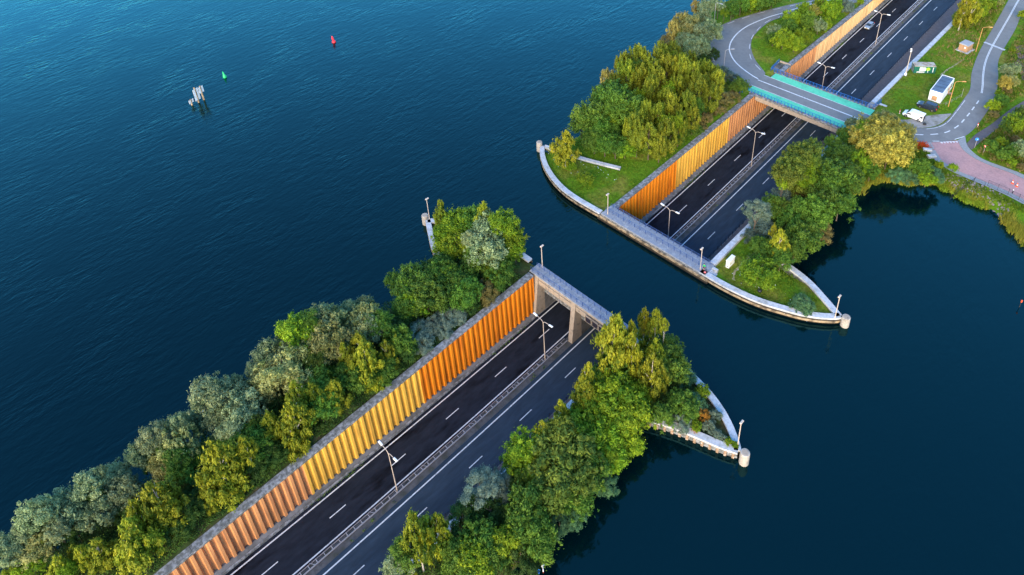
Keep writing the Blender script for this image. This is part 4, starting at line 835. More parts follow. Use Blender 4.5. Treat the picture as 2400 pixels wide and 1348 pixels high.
pb = thing('bag', 'small pinkish red bag on the quay beside the bicycle', 'bag', (19.9, 75.0, 1.7)); m = MB(); m.lathe([(.14, 0), (.24, .08), (.22, .26), (.08, .36)], 10); m.build('bag_body', M('bag_red', (.62, .16, .18), .7, .1, 4), pb, smooth=True); m = MB(); m.path([(-.08, 0, .33), (0, 0, .48), (.08, 0, .33)], .015, 4); m.build('strap', dark, pb)
bb = thing('bin_bag', 'black bin bag lying on the far right grass', 'bag', (29.9, 78.5, zl(78))); m = MB(); m.lathe([(.1, 0), (.42, .1), (.4, .3), (.2, .45), (.05, .52)], 9); m.build('sack', dark, bb, smooth=True)
# litter on the grass: flat scraps nobody could count
lt = MB()
for (x0, y0, sx_, sy_, n_) in ((26, 84, 1.2, 2.0, 26), (34, 80, 3, 1.2, 16), (25, 79.3, 3, 1.5, 12), (-24, 82.8, 3.0, .8, 16), (-16, 86.0, 3, .5, 18), (24.4, 87, .8, 1, 18)):
    for _ in range(n_):
        x, y = random.gauss(x0, sx_), random.gauss(y0, sy_); s_ = random.uniform(.04, .13); a = random.uniform(0, 3); z = zl(y)+.05
        lt.add([(x+s_*math.cos(a+q*1.57), y+s_*math.sin(a+q*1.57), z+random.uniform(0, .06)) for q in range(4)], [(0, 1, 2, 3)])
tag(lt.build('litter', white), 'white scraps of litter and daisies scattered on the grass', kind='stuff')

# ------------------------------------------------------------------ vegetation
def cards(P, Nn, size, asp, rnd, name, jit=.6, long_dir=None):
    n = len(P); Nn = Nn+rng.normal(0, jit, (n, 3)); Nn /= np.linalg.norm(Nn, axis=1)[:, None]
    ref = rng.normal(0, 1, (n, 3)) if long_dir is None else long_dir+rng.normal(0, .35, (n, 3))
    U_ = ref-(ref*Nn).sum(1)[:, None]*Nn; U_ /= np.linalg.norm(U_, axis=1)[:, None]+1e-9; W_ = np.cross(Nn, U_)
    s_ = size*rng.uniform(.65, 1.35, n)[:, None]
    q = np.stack([P-U_*s_, P-W_*s_*asp*.5+U_*s_*.1, P+U_*s_, P+W_*s_*asp*.5+U_*s_*.1], 1).reshape(-1, 3)
    me = bpy.data.meshes.new(name); me.vertices.add(4*n); me.vertices.foreach_set('co', q.ravel()); me.loops.add(4*n); me.loops.foreach_set('vertex_index', np.arange(4*n, dtype=np.int32))
    me.polygons.add(n); me.polygons.foreach_set('loop_start', np.arange(0, 4*n, 4, dtype=np.int32))
    at = me.attributes.new('leaf', 'FLOAT', 'FACE'); at.data.foreach_set('value', np.clip(rnd, 0, 1).astype(np.float32))
    me.update(calc_edges=True); return me
def ball(n): 
    v_ = rng.normal(0, 1, (n, 3)); return v_/np.linalg.norm(v_, axis=1)[:, None]
def crown(kind, n=9500):
    if kind == 'round':
        k = 50; d = ball(k); d[:, 2] = np.abs(d[:, 2])*1.0-.40*(rng.random(k) < .45); C = d*rng.uniform(.52, .90, (k, 1)); r_ = rng.uniform(.12, .30, k); Rr = np.stack([r_, r_, r_*rng.uniform(.8, 1.2, k)], 1)
        k2 = 46; d = ball(k2); d[:, 2] = np.abs(d[:, 2]); C = np.r_[C, d*rng.uniform(.78, 1.10, (k2, 1))]; r_ = rng.uniform(.05, .12, k2); Rr = np.r_[Rr, np.stack([r_, r_, r_*1.5], 1)]
    elif kind == 'column':
        k = 84; z = rng.beta(1.0, 1.25, k)*1.9-.95; w_ = np.clip(.95-.90*np.clip((z+.45)/1.42, 0, 1)**1.15, .03, 1)*np.where(z < -.5, .8, 1); a = rng.uniform(0, 6.28, k); q = np.sqrt(rng.random(k))
        C = np.stack([np.cos(a)*w_*q*.95, np.sin(a)*w_*q*.95, z], 1); r_ = .07+.13*w_*rng.uniform(.7, 1.2, k); Rr = np.stack([r_*.9, r_*.9, r_*1.25], 1)
    elif kind == 'spire':
        k = 44; a = rng.uniform(0, 6.28, k); q = np.sqrt(rng.random(k))*.85; top = 1.05-.65*q**2+rng.uniform(-.55, .12, k); h = rng.uniform(.15, .33, k)
        C = np.stack([np.cos(a)*q, np.sin(a)*q, top-h], 1); Rr = np.stack([rng.uniform(.10, .19, k)]*2+[h], 1)
        k2 = 18; d = ball(k2); C = np.r_[C, d*[.7, .7, .3]+[0, 0, -.45]]; Rr = np.r_[Rr, rng.uniform(.16, .3, (k2, 1))*np.ones((1, 3))]
    elif kind == 'low':
        k = 64; d = ball(k); d[:, 2] = np.abs(d[:, 2])*1.1-.4; C = d*rng.uniform(.5, .95, (k, 1)); r_ = rng.uniform(.08, .22, k); Rr = np.stack([r_, r_, r_*1.35], 1)
    C = np.asarray(C); Rr = np.asarray(Rr); k = len(C); w_ = Rr.prod(1)**(2/3); ix = rng.choice(k, n, p=w_/w_.sum())
    D = ball(n); rad = rng.random(n)**.35
    if kind == 'spire': rad *= 1-.45*np.clip(D[:, 2], 0, 1)*0
    P = C[ix]+D*Rr[ix]*rad[:, None]
    if kind in ('spire', 'column'):                        # pointed shoots
        t_ = np.clip((P[:, 2]-C[ix, 2])/Rr[ix, 2], -1, 1); f = np.where(t_ > 0, 1-(.75 if kind == 'column' else .55)*t_, 1)[:, None]; P[:, :2] = C[ix, :2]+(P[:, :2]-C[ix, :2])*f
    stray = rng.random(n) < .12; P[stray] += D[stray]*rng.uniform(.03, .17, (stray.sum(), 1))
    tone = rng.normal(.0, .19, k)
    rnd = .45+tone[ix]+rng.normal(0, .17, n)
    Nn = D*.9+np.array([0, 0, .35])
    if kind == 'column': return cards(P, Nn, .058, .7, rnd, 'crown_'+kind, .5, np.array([0, 0, -1.0]))
    return cards(P, Nn, {'round': .055, 'spire': .055, 'low': .053}[kind], {'round': .75, 'spire': .8, 'low': .55}[kind], rnd, 'crown_'+kind, .5)
NV = 6
shapes = {k: [crown(k) for _ in range(NV)] for k in ('round', 'column', 'spire', 'low')}
fol = {'W': leafmat('leaf_willow', (.070, .125, .050), (.33, .40, .19)), 'V': leafmat('leaf_pale_willow', (.10, .135, .030), (.44, .44, .15)), 'B': leafmat('leaf_birch', (.080, .130, .006), (.36, .36, .018)), 'P': leafmat('leaf_poplar', (.050, .098, .006), (.27, .30, .018)),
       'U': leafmat('leaf_tawny', (.14, .13, .03), (.46, .38, .10)), 'G': leafmat('leaf_green', (.028, .090, .008), (.135, .235, .022)), 'L': leafmat('leaf_lime', (.055, .140, .004), (.27, .37, .012)), 'S': leafmat('leaf_blue_grey', (.050, .090, .070), (.20, .27, .19)),
       'Y': leafmat('leaf_golden', (.16, .15, .015), (.50, .43, .08)), 'D': leafmat('leaf_dark', (.016, .055, .008), (.062, .125, .016)), 'K': leafmat('leaf_brownish', (.085, .080, .025), (.30, .24, .07)), 'O': leafmat('leaf_olive', (.040, .085, .008), (.21, .26, .028)),
       'T': leafmat('leaf_teal', (.028, .095, .045), (.14, .27, .10)), 'R': leafmat('leaf_rust', (.20, .09, .01), (.55, .24, .03))}
kindof = {'W': 'round', 'V': 'round', 'B': 'column', 'P': 'spire', 'U': 'spire', 'G': 'round', 'L': 'round', 'S': 'low', 'Y': 'round', 'D': 'low', 'K': 'low', 'O': 'round', 'T': 'low', 'R': 'low'}
word = {'W': ('willow_tree', 'grey-green willow', 'tree'), 'V': ('willow_tree', 'pale yellowish willow', 'tree'), 'B': ('birch_tree', 'yellow-green birch', 'tree'), 'P': ('poplar_tree', 'olive upright poplar', 'tree'), 'U': ('poplar_tree', 'tawny poplar', 'tree'), 'G': ('broadleaf_tree', 'mid-green broadleaf tree', 'tree'), 'L': ('leafy_bush', 'lime-green bush', 'bush'),
        'S': ('grey_shrub', 'blue-grey shrub', 'shrub'), 'Y': ('golden_willow', 'golden-yellow willow', 'tree'), 'D': ('dark_bush', 'dark green bush', 'bush'), 'K': ('brown_bush', 'brownish bush', 'bush'), 'O': ('broadleaf_tree', 'dense olive-green tree', 'tree'), 'T': ('drooping_shrub', 'teal-green drooping shrub', 'shrub'), 'R': ('orange_shrub', 'rusty orange shrub', 'shrub')}
area = {'NL': 'on the near left bank beside the lake', 'NR': 'on the near right bank', 'FL': 'on the far left bank', 'LP': 'inside the loop of the road', 'FR': 'on the far right bank beside the pond', 'TR': 'beside the winding road at right'}
bark = M('bark', (.10, .075, .055), .9, .3, 4); birchbark = M('birch_bark', (.55, .50, .44), .8, .25, 5, c2=(.06, .05, .04), scale2=7, amt2=.3)
def trunkmesh(name, mat, n_l=5):
    m = MB(); m.tube((0, 0, -.03), (.01, .0, .35), .050, .040, 7); m.tube((.01, 0, .35), (-.01, .02, .65), .040, .026, 7); m.tube((-.01, .02, .65), (.0, 0, .9), .026, .008, 6)
    for k in range(n_l): a = k*2.4; z = .28+.09*k; m.tube((0, 0, z), (.42*math.cos(a)*(1-.08*k), .42*math.sin(a)*(1-.08*k), z+.25), .020, .006, 5)
    return m.mesh(name, mat)
tr_b, tr_w = trunkmesh('trunk', bark), trunkmesh('trunk', birchbark)
TREES = {
 'NL': "W,-21.4,-35.9,1.91,6.3,1.82;W,-21.0,-34.6,2.24,5.6,2.12;V,-19.1,-32.9,2.23,5.4,2.12;W,-21.4,-32.9,1.63,7.1,1.55;W,-21.4,-30.8,2.32,8.8,2.21;W,-20.5,-28.0,2.82,7.1,2.68;W,-20.6,-24.6,2.05,8.1,1.95;W,-17.3,-24.8,2.31,5.8,2.2;W,-21.3,-21.2,2.24,5.6,2.13;W,-17.8,-21.2,2.37,5.9,2.25;G,-21.1,-24.5,2.19,5.3,2.19;W,-21.4,-17.6,2.12,6.3,2.01;W,-21.1,-14.8,2.52,8.3,2.39;V,-18.7,-12.5,3.22,7.7,3.06;V,-17.6,-14.1,2.45,5.9,2.33;L,-21.2,-16.4,1.58,4.3,1.5;W,-21.4,-8.6,1.84,5.1,1.75;W,-20.8,-11.3,1.83,7.6,1.74;W,-20.8,-5.7,2.85,10.1,2.7;W,-19.8,-3.6,3.01,7.5,2.86;W,-21.4,-1.9,1.91,6.8,1.82;W,-18.3,-5.9,2.57,6.4,2.45;W,-16.0,-3.1,2.96,7.4,2.81;W,-14.7,-5.0,2.54,6.3,2.41;G,-20.8,-31.1,2.11,5.1,2.11;L,-18.2,-34.2,1.88,3.9,1.79;G,-15.6,-13.1,2.09,5.0,2.09;D,-8.2,-18.2,1.94,3.9,1.75;D,-9.1,-15.7,1.98,4.0,1.78;D,-10.9,-13.1,2.03,4.1,1.82;B,-14.1,-31.2,1.72,6.0,2.32;B,-15.2,-29.2,1.27,4.4,1.71;B,-11.8,-26.7,1.9,6.7,2.57;B,-9.1,-22.5,2.74,9.6,3.7;B,-5.3,-23.0,2.51,8.8,3.39;B,-10.6,-18.2,3.01,10.5,4.06;B,-9.4,-17.5,1.98,6.9,2.67;B,-8.4,-9.7,3.48,12.2,4.69;B,-7.6,-10.0,2.88,7.1,3.89;V,-18.6,2.1,2.68,6.4,2.55;V,-17.5,5.5,3.9,9.4,3.71;B,-10.2,4.3,3.01,10.5,4.06;B,-7.7,1.9,3.11,10.4,4.2;B,-7.9,0.8,2.87,7.1,3.88;B,-10.6,-0.9,2.18,7.6,2.95;G,-12.3,7.6,2.67,6.4,2.67;G,-9.3,6.7,2.61,6.3,2.61;B,-8.2,9.1,2.07,7.3,2.8;G,-9.3,13.3,2.31,5.5,2.31;B,-8.3,15.9,2.31,5.1,3.12;G,-7.7,17.8,2.13,4.1,2.13;D,-8.7,-4.7,2.09,4.2,1.88;D,-9.4,-3.2,2.12,4.2,1.91;G,-11.1,-4.4,2.49,6.0,2.49;W,-21.3,5.2,2.98,8.4,2.83;V,-19.3,6.8,3.15,7.6,2.99;L,-21.4,10.3,3.28,9.9,3.11;V,-19.8,15.2,3.71,8.9,3.52;V,-16.3,13.5,3.62,8.7,3.44;W,-21.3,17.4,2.5,6.2,2.37;W,-21.4,20.4,1.69,6.2,1.61;W,-20.7,23.5,2.12,5.3,2.02;V,-16.1,21.0,3.32,8.0,3.15;W,-14.6,20.5,2.87,7.2,2.73;B,-12.7,17.3,2.41,8.4,3.26;B,-9.1,16.0,2.76,9.7,3.73;B,-9.0,19.9,1.99,7.0,2.69;G,-7.9,18.7,1.95,4.2,1.95;G,-9.7,23.0,2.42,5.8,2.42;G,-9.9,13.8,2.32,5.6,2.32;B,-11.8,10.3,1.54,5.4,2.07;G,-14.4,8.1,1.92,4.6,1.92;W,-21.1,15.0,2.51,9.3,2.38;G,-21.3,12.8,1.67,10.0,1.67;D,-16.3,1.9,2.25,4.5,2.03;D,-15.8,-21.9,1.99,4.0,1.79;D,-8.7,-6.7,2.07,4.1,1.86;D,-18.3,-28.2,1.94,3.9,1.75;D,-8.5,-2.5,1.76,3.5,1.58;D,-13.4,13.3,2.34,4.7,2.11;D,-7.9,6.3,1.83,3.2,1.65;G,-21.5,30.8,1.76,5.7,1.76;G,-17.8,32.1,3.06,7.3,3.06;L,-15.5,31.0,3.0,6.3,2.85;G,-16.9,35.2,2.64,6.3,2.64;G,-13.2,32.2,3.0,7.2,3.0;G,-14.8,28.6,2.54,6.1,2.54;G,-16.3,37.4,2.66,6.4,2.66;G,-18.8,37.0,2.23,5.3,2.23;G,-12.4,37.8,2.62,6.3,2.62;G,-8.9,38.3,2.58,6.2,2.58;K,-7.9,42.1,2.37,4.0,1.9;G,-7.3,45.9,2.42,5.8,2.42;G,-18.6,40.1,2.25,5.4,2.25;S,-9.8,27.4,2.04,3.3,1.53;S,-7.6,26.4,1.81,2.9,1.36;S,-9.5,30.5,2.06,3.3,1.55;S,-8.9,33.0,2.08,3.3,1.56;S,-8.7,35.2,2.1,3.4,1.57;S,-7.6,31.0,1.84,2.4,1.38;S,-6.9,34.7,1.66,2.7,1.24;D,-12.8,24.5,2.46,4.9,2.22;D,-8.0,23.1,2.19,4.4,1.97;D,-6.9,38.2,1.69,3.4,1.52;K,-5.6,25.8,1.39,2.4,1.11;G,-12.4,40.9,2.2,5.3,2.2;P,-28.1,47.9,2.04,7.1,2.86;L,-25.9,49.2,2.64,5.6,2.51;L,-23.2,49.1,3.34,7.0,3.18;L,-22.1,45.5,2.8,5.9,2.66;L,-19.7,45.2,3.24,6.8,3.08;B,-18.1,51.7,2.19,11.7,2.96;G,-21.0,51.3,2.88,7.9,2.88;W,-15.5,50.7,3.77,9.4,3.58;W,-12.6,47.1,3.67,9.2,3.49;L,-13.2,52.3,2.39,11.0,2.27;L,-12.1,52.8,2.8,7.9,2.66;L,-11.2,51.3,2.74,5.8,2.61;G,-13.3,50.7,2.77,6.7,2.77;G,-13.5,45.3,2.71,6.5,2.71;G,-8.9,46.4,2.22,5.3,2.22;D,-11.4,45.6,2.23,4.5,2.0;D,-15.4,43.5,2.24,4.5,2.02;V,-19.5,-31.2,1.18,4.0,1.14;W,-18.1,-29.8,1.49,6.6,1.45;W,-20.9,-22.4,0.9,7.9,0.92;W,-18.3,-22.9,1.33,4.6,1.41;O,-20.1,-15.8,1.16,5.1,1.4;G,-18.3,-14.5,1.12,6.9,1.41;G,-15.8,-13.7,1.57,7.1,1.73;V,-18.8,-15.6,1.5,4.9,1.83;W,-19.5,-8.7,1.19,4.8,1.47;W,-19.3,-11.7,0.97,6.4,1.13;W,-19.8,-2.0,1.24,5.7,1.21;W,-16.8,-5.4,1.42,4.7,1.75;O,-19.1,-31.1,1.09,5.0,1.27;L,-19.2,-36.0,0.97,3.5,1.16;G,-16.4,-15.1,0.88,3.8,0.95;L,-12.7,-30.8,1.01,4.9,1.54;B,-12.7,-28.5,1.3,6.2,1.97;B,-7.6,-23.4,1.64,7.8,2.59;B,-11.0,-21.1,1.74,9.5,2.55;O,-10.2,-18.9,1.38,5.6,2.15;B,-8.3,-5.9,1.62,9.7,2.23;B,-8.8,-12.5,1.65,5.7,2.61;V,-17.9,2.2,1.85,7.0,2.34;B,-9.2,6.3,1.32,8.9,2.15;O,-12.5,-2.5,0.98,6.4,1.68;L,-14.1,5.8,1.2,5.5,1.36;B,-9.5,10.4,0.9,5.8,1.25;O,-10.9,13.9,1.07,4.2,1.21;G,-9.6,19.0,0.91,4.1,1.12;G,-13.2,-4.1,1.67,5.3,1.78;W,-21.5,2.1,1.41,7.1,1.52;G,-18.7,12.2,1.89,7.7,2.39;O,-15.6,10.2,2.0,7.6,2.07;W,-20.4,15.3,1.6,6.3,2.02;G,-19.1,24.2,1.0,4.2,1.23;G,-13.7,21.9,2.26,8.0,2.31;W,-16.7,19.3,1.99,6.4,2.27;B,-13.0,14.5,1.41,8.1,2.36;B,-10.4,14.1,1.39,7.2,2.27;B,-9.1,22.1,1.16,6.5,2.12;G,-11.9,12.7,1.03,4.9,1.22;W,-20.4,17.8,1.26,6.9,1.33;G,-19.9,13.2,0.82,9.6,1.1;G,-15.3,33.2,1.73,6.9,2.19;G,-16.7,38.1,1.76,4.9,2.17;G,-15.4,39.7,1.53,5.7,1.8;G,-20.1,35.2,1.53,4.0,1.72;L,-14.5,38.4,1.62,6.3,1.67;G,-11.3,38.5,1.24,6.0,1.34;L,-9.2,45.7,1.65,4.9,2.11;G,-20.3,40.6,0.97,4.2,1.29;G,-14.6,39.8,1.11,4.2,1.28;P,-29.4,49.2,0.99,7.2,1.47;L,-24.7,44.8,1.26,6.0,1.5;L,-23.0,46.5,1.37,6.8,1.6;G,-18.3,52.0,1.72,6.8,2.28;O,-12.6,51.6,2.3,7.2,2.83;W,-16.4,46.2,1.66,9.0,1.78;L,-9.7,51.9,1.82,6.5,1.82;L,-13.1,52.6,1.47,5.2,1.52;G,-10.7,46.9,1.45,4.3,1.92",
 'NR': "B,17.3,5.8,2.76,9.7,3.73;B,21.5,3.5,2.55,13.9,3.44;B,17.6,1.6,1.41,4.9,1.9;B,21.4,6.9,1.6,9.6,2.17;G,21.5,1.5,1.86,9.5,1.86;W,21.8,-0.1,1.84,8.6,1.74;S,17.6,14.8,1.84,2.9,1.38;S,21.6,14.5,2.17,8.5,1.63;S,21.5,17.3,2.17,5.0,1.63;S,21.4,16.3,1.98,3.2,1.48;S,22.4,18.2,1.66,2.6,1.24;D,21.5,12.7,2.44,4.9,2.19;D,23.5,14.4,2.27,4.5,2.04;D,21.5,11.0,1.93,4.9,1.74;L,28.3,12.8,2.66,5.6,2.52;L,27.4,8.3,2.76,5.8,2.62;G,25.3,10.2,2.51,6.0,2.51;G,26.1,6.7,2.45,5.9,2.45;G,28.2,9.9,2.15,5.2,2.15;L,21.4,24.2,2.6,6.0,2.47;L,21.6,21.9,2.39,5.0,2.27;L,24.8,23.3,2.36,5.0,2.25;O,26.9,26.4,3.77,8.3,3.77;O,28.9,23.8,3.67,8.1,3.67;G,31.1,24.1,2.63,5.8,2.63;G,30.6,28.2,2.36,5.7,2.36;L,26.6,32.1,2.99,6.3,2.84;L,24.2,31.9,2.48,5.2,2.36;L,28.4,33.0,2.8,5.9,2.66;L,30.7,32.4,2.06,4.3,1.95;T,32.5,29.5,1.83,2.9,1.44;T,30.9,20.9,1.92,3.1,1.51;T,31.8,23.0,1.94,3.1,1.52;G,27.8,18.1,2.76,6.6,2.76;G,29.7,16.4,2.7,6.5,2.7;G,31.1,15.9,2.35,5.6,2.35;L,28.8,14.4,1.88,4.0,1.79;D,31.1,13.1,2.61,4.7,2.35;D,31.2,15.1,1.86,3.2,1.67;B,21.4,38.1,2.27,10.0,3.07;B,22.2,36.8,2.42,8.5,3.26;B,21.5,31.7,1.39,7.9,1.87;B,21.6,34.4,1.24,4.3,1.67;B,17.8,26.9,1.0,3.5,1.35;B,21.5,27.3,1.07,7.8,1.45;G,23.1,41.7,3.02,7.2,3.02;L,24.9,40.2,3.33,7.0,3.17;L,27.5,39.5,3.46,7.3,3.29;L,26.8,37.2,3.07,6.4,2.91;L,29.4,39.0,3.05,6.4,2.9;L,28.0,43.0,2.76,5.8,2.62;L,23.7,38.6,2.76,5.8,2.62;L,29.7,36.8,2.65,5.6,2.52;L,31.0,35.9,2.09,3.9,1.98;B,21.5,44.4,3.96,14.9,5.35;B,21.7,45.0,2.82,15.9,3.81;B,21.7,52.7,1.72,11.0,2.33;B,23.9,52.9,1.72,12.0,2.32;B,22.6,53.3,2.49,8.7,3.36;B,26.4,49.3,2.72,9.5,3.67;B,28.1,46.5,3.05,10.7,4.12;G,26.6,53.2,1.96,6.7,1.96;G,28.9,50.5,2.67,6.4,2.67;T,30.3,52.3,1.89,3.0,1.48;D,27.7,22.5,2.32,4.6,2.08;D,22.5,19.7,2.01,4.0,1.81;D,27.1,35.9,2.13,4.3,1.92;D,25.4,44.5,2.25,4.5,2.02;G,32.5,43.2,2.01,4.8,2.01;S,35.1,43.9,2.13,3.4,1.6;T,34.6,49.5,2.01,3.2,1.57;G,34.4,46.9,2.18,5.2,2.18;S,34.6,46.0,1.79,2.9,1.35;R,36.9,47.8,1.29,2.6,1.16;L,37.1,45.4,1.2,2.5,1.14;S,38.4,46.9,1.41,2.3,1.06;S,40.0,46.7,1.12,1.8,0.84;S,38.1,49.1,1.43,2.3,1.07;L,34.5,51.0,1.55,3.2,1.47;L,42.0,46.9,0.76,1.6,0.72;L,43.0,47.2,0.62,1.3,0.59;S,41.3,46.9,0.9,1.4,0.68;R,37.1,45.0,0.7,1.4,0.63;B,22.6,7.2,1.12,7.6,1.75;L,24.6,8.4,1.21,4.6,1.5;O,24.1,7.7,1.21,4.4,1.51;G,23.8,6.7,1.17,5.7,1.3;G,27.6,8.0,1.38,4.2,1.77;O,24.3,24.5,1.15,5.0,1.46;G,23.7,21.0,1.16,4.6,1.29;L,23.6,21.9,1.45,4.2,1.77;O,23.8,29.0,1.99,7.5,2.64;L,25.8,28.9,1.59,5.4,2.02;L,22.7,33.0,1.33,5.2,1.68;L,30.7,32.8,1.82,5.0,1.77;G,27.4,16.0,1.51,4.9,1.96;G,29.4,16.5,0.99,4.6,1.31;B,22.7,36.5,1.46,9.0,2.48;B,24.1,36.9,1.12,6.6,1.53;G,21.5,43.9,1.62,6.9,2.15;L,24.1,37.4,2.17,6.9,2.43;L,25.6,39.9,1.33,5.6,1.47;O,25.6,42.1,1.62,5.2,1.8;L,23.7,41.3,1.68,5.9,2.01;L,29.3,36.5,0.91,3.1,1.12;B,24.5,45.7,2.41,13.2,3.78;B,22.6,47.8,1.38,13.0,1.93;B,25.8,52.7,0.84,12.0,1.17;B,26.9,47.0,1.62,7.1,2.77;L,28.1,52.7,1.05,4.9,1.07;G,32.6,47.1,1.46,4.6,1.55",
 'FL': "U,-35.2,111.9,2.22,7.1,3.1;P,-33.1,116.1,3.49,12.2,4.88;P,-31.7,120.1,3.51,12.3,4.92;P,-27.9,119.2,3.46,12.1,4.85;P,-28.8,111.8,3.39,11.9,4.75;P,-29.9,108.8,3.05,10.7,4.27;P,-25.8,113.5,3.38,11.8,4.73;P,-23.9,116.7,3.39,11.9,4.75;P,-20.6,114.7,3.33,11.7,4.66;P,-25.9,123.0,3.48,12.2,4.87;P,-25.6,128.0,3.53,12.4,4.95;P,-21.7,124.5,3.45,12.1,4.83;P,-22.5,120.8,3.42,12.0,4.79;P,-18.2,121.7,3.38,11.8,4.73;P,-20.2,128.5,3.15,11.0,4.4;P,-20.2,110.6,3.28,11.5,4.59;P,-15.7,111.3,3.24,11.3,4.53;P,-16.2,116.7,2.99,10.5,4.19;P,-14.8,121.5,3.34,11.7,4.67;P,-15.8,127.4,3.09,10.8,4.33;P,-12.4,127.2,3.05,10.7,4.28;P,-9.3,124.2,2.99,10.5,4.19;P,-12.0,123.4,3.01,10.5,4.22;P,-10.6,117.1,3.24,11.4,4.54;P,-8.6,120.1,2.95,10.3,4.12;P,-9.4,111.3,2.87,10.0,4.02;P,-7.7,111.3,2.55,8.4,3.57;P,-11.8,108.0,3.16,11.1,4.42;P,-8.6,106.9,2.82,9.9,3.95;P,-12.5,103.6,2.82,9.9,3.95;P,-7.7,100.2,3.02,10.1,4.23;P,-7.6,105.1,2.48,7.7,3.48;P,-14.9,103.1,2.84,10.0,3.98;P,-13.5,95.5,3.04,10.6,4.26;P,-10.1,96.6,3.02,10.6,4.22;P,-15.0,98.9,3.1,10.8,4.34;P,-7.5,97.4,2.43,8.5,3.41;G,-25.1,102.8,4.72,11.3,4.72;G,-21.0,101.9,4.64,11.1,4.64;G,-28.9,104.3,3.56,8.6,3.56;D,-24.8,101.5,3.46,6.9,3.11;G,-25.8,94.3,4.0,9.6,4.0;G,-22.9,94.0,3.37,8.1,3.37;G,-28.1,93.0,2.55,6.1,2.55;G,-21.7,97.1,2.82,6.8,2.82;G,-21.3,90.1,2.63,6.3,2.63;G,-18.7,90.9,2.62,6.3,2.62;G,-16.3,91.9,2.49,6.0,2.49;L,-14.7,93.5,2.26,4.8,2.15;B,-23.2,81.8,3.06,10.7,4.14;L,-15.4,80.0,1.64,3.4,1.56;L,-21.2,81.4,1.26,2.6,1.2;K,-7.8,130.0,2.23,3.3,1.79;K,-8.5,127.4,2.23,3.8,1.78;K,-6.9,122.3,1.95,3.3,1.56;K,-7.7,116.8,2.15,3.7,1.72;G,-7.9,134.0,2.04,4.9,2.04;S,-16.0,137.9,2.35,3.8,1.76;S,-12.3,137.3,2.32,3.7,1.74;K,-7.7,114.7,1.67,2.3,1.34;G,-7.6,110.9,1.99,3.3,1.99;G,-6.3,105.1,1.85,4.4,1.85;D,-22.9,110.0,3.53,7.1,3.18;D,-16.3,115.7,3.52,7.0,3.17;D,-10.8,119.2,2.9,5.8,2.61;W,-28.0,146.1,3.35,8.4,3.19;W,-28.6,151.1,3.12,7.8,2.97;W,-25.3,140.7,3.14,7.8,2.98;W,-38.6,165.1,2.74,6.9,2.6;W,-36.0,167.2,2.74,6.8,2.6;W,-35.5,158.3,2.67,6.7,2.54;V,-35.6,151.3,3.18,7.6,3.02;U,-38.1,150.8,2.5,8.0,3.51;G,-33.9,145.5,2.56,6.1,2.56;U,-37.0,144.4,2.45,7.8,3.43;K,-37.4,142.6,2.68,4.6,2.14;V,-33.1,147.0,3.12,7.5,2.97;W,-28.2,140.5,3.03,7.6,2.88;U,-42.9,165.1,1.59,5.1,2.23;G,-31.9,168.3,2.85,6.8,2.85;G,-31.6,173.2,3.04,7.3,3.04;L,-30.4,177.7,3.05,6.4,2.89;G,-28.1,179.4,2.76,6.6,2.76;D,-23.3,138.6,2.81,5.6,2.53;W,-25.9,138.5,2.46,6.1,2.33;D,-23.3,144.7,1.94,3.9,1.74;G,-26.8,184.5,2.19,5.2,2.19;P,-28.5,121.8,1.82,8.9,2.6;G,-29.3,115.0,2.27,10.2,3.93;P,-26.6,115.7,2.26,11.0,4.13;L,-17.7,112.5,1.42,8.4,2.33;P,-25.0,125.9,2.25,9.3,3.91;L,-24.7,125.2,1.8,10.8,2.73;P,-19.2,123.4,2.27,12.2,3.61;P,-18.0,125.2,2.06,10.1,3.1;L,-21.4,107.5,1.72,8.9,2.74;L,-16.9,113.8,2.04,10.1,3.02;P,-15.1,126.3,2.1,9.0,2.95;P,-11.6,121.7,2.03,10.7,3.03;O,-12.7,118.5,2.14,8.7,3.55;O,-11.5,120.3,1.33,8.8,1.89;G,-8.5,113.7,1.95,8.6,3.17;L,-7.9,104.4,1.65,9.2,2.88;P,-10.3,104.2,1.35,7.3,2.04;L,-9.5,102.3,1.84,10.1,2.92;P,-13.8,101.0,1.89,9.4,3.14;P,-15.8,95.6,1.31,9.1,2.38;O,-12.8,95.6,1.77,9.4,2.91;P,-15.0,101.9,1.89,11.0,3.33;G,-28.9,104.2,2.04,9.0,2.66;G,-22.5,98.2,2.03,10.2,2.39;L,-31.8,105.2,1.98,6.7,2.49;L,-24.6,97.6,1.78,7.4,1.78;L,-22.2,97.0,1.98,8.0,2.15;G,-26.0,94.6,1.66,5.1,2.21;G,-19.8,95.3,1.48,5.0,1.62;G,-21.3,93.0,1.8,5.5,1.92;G,-17.8,93.0,1.41,5.8,1.8;G,-18.2,94.0,1.4,5.4,1.67;G,-8.9,132.3,1.23,4.0,1.45;L,-9.0,110.0,0.98,2.6,1.22;W,-28.0,139.2,1.4,6.8,1.57;G,-32.7,142.9,1.09,5.2,1.3;W,-30.7,140.2,1.82,7.6,1.85;L,-32.7,165.3,1.2,5.1,1.33;G,-32.0,169.9,1.47,6.4,1.55;G,-26.3,182.6,1.2,3.8,1.48",
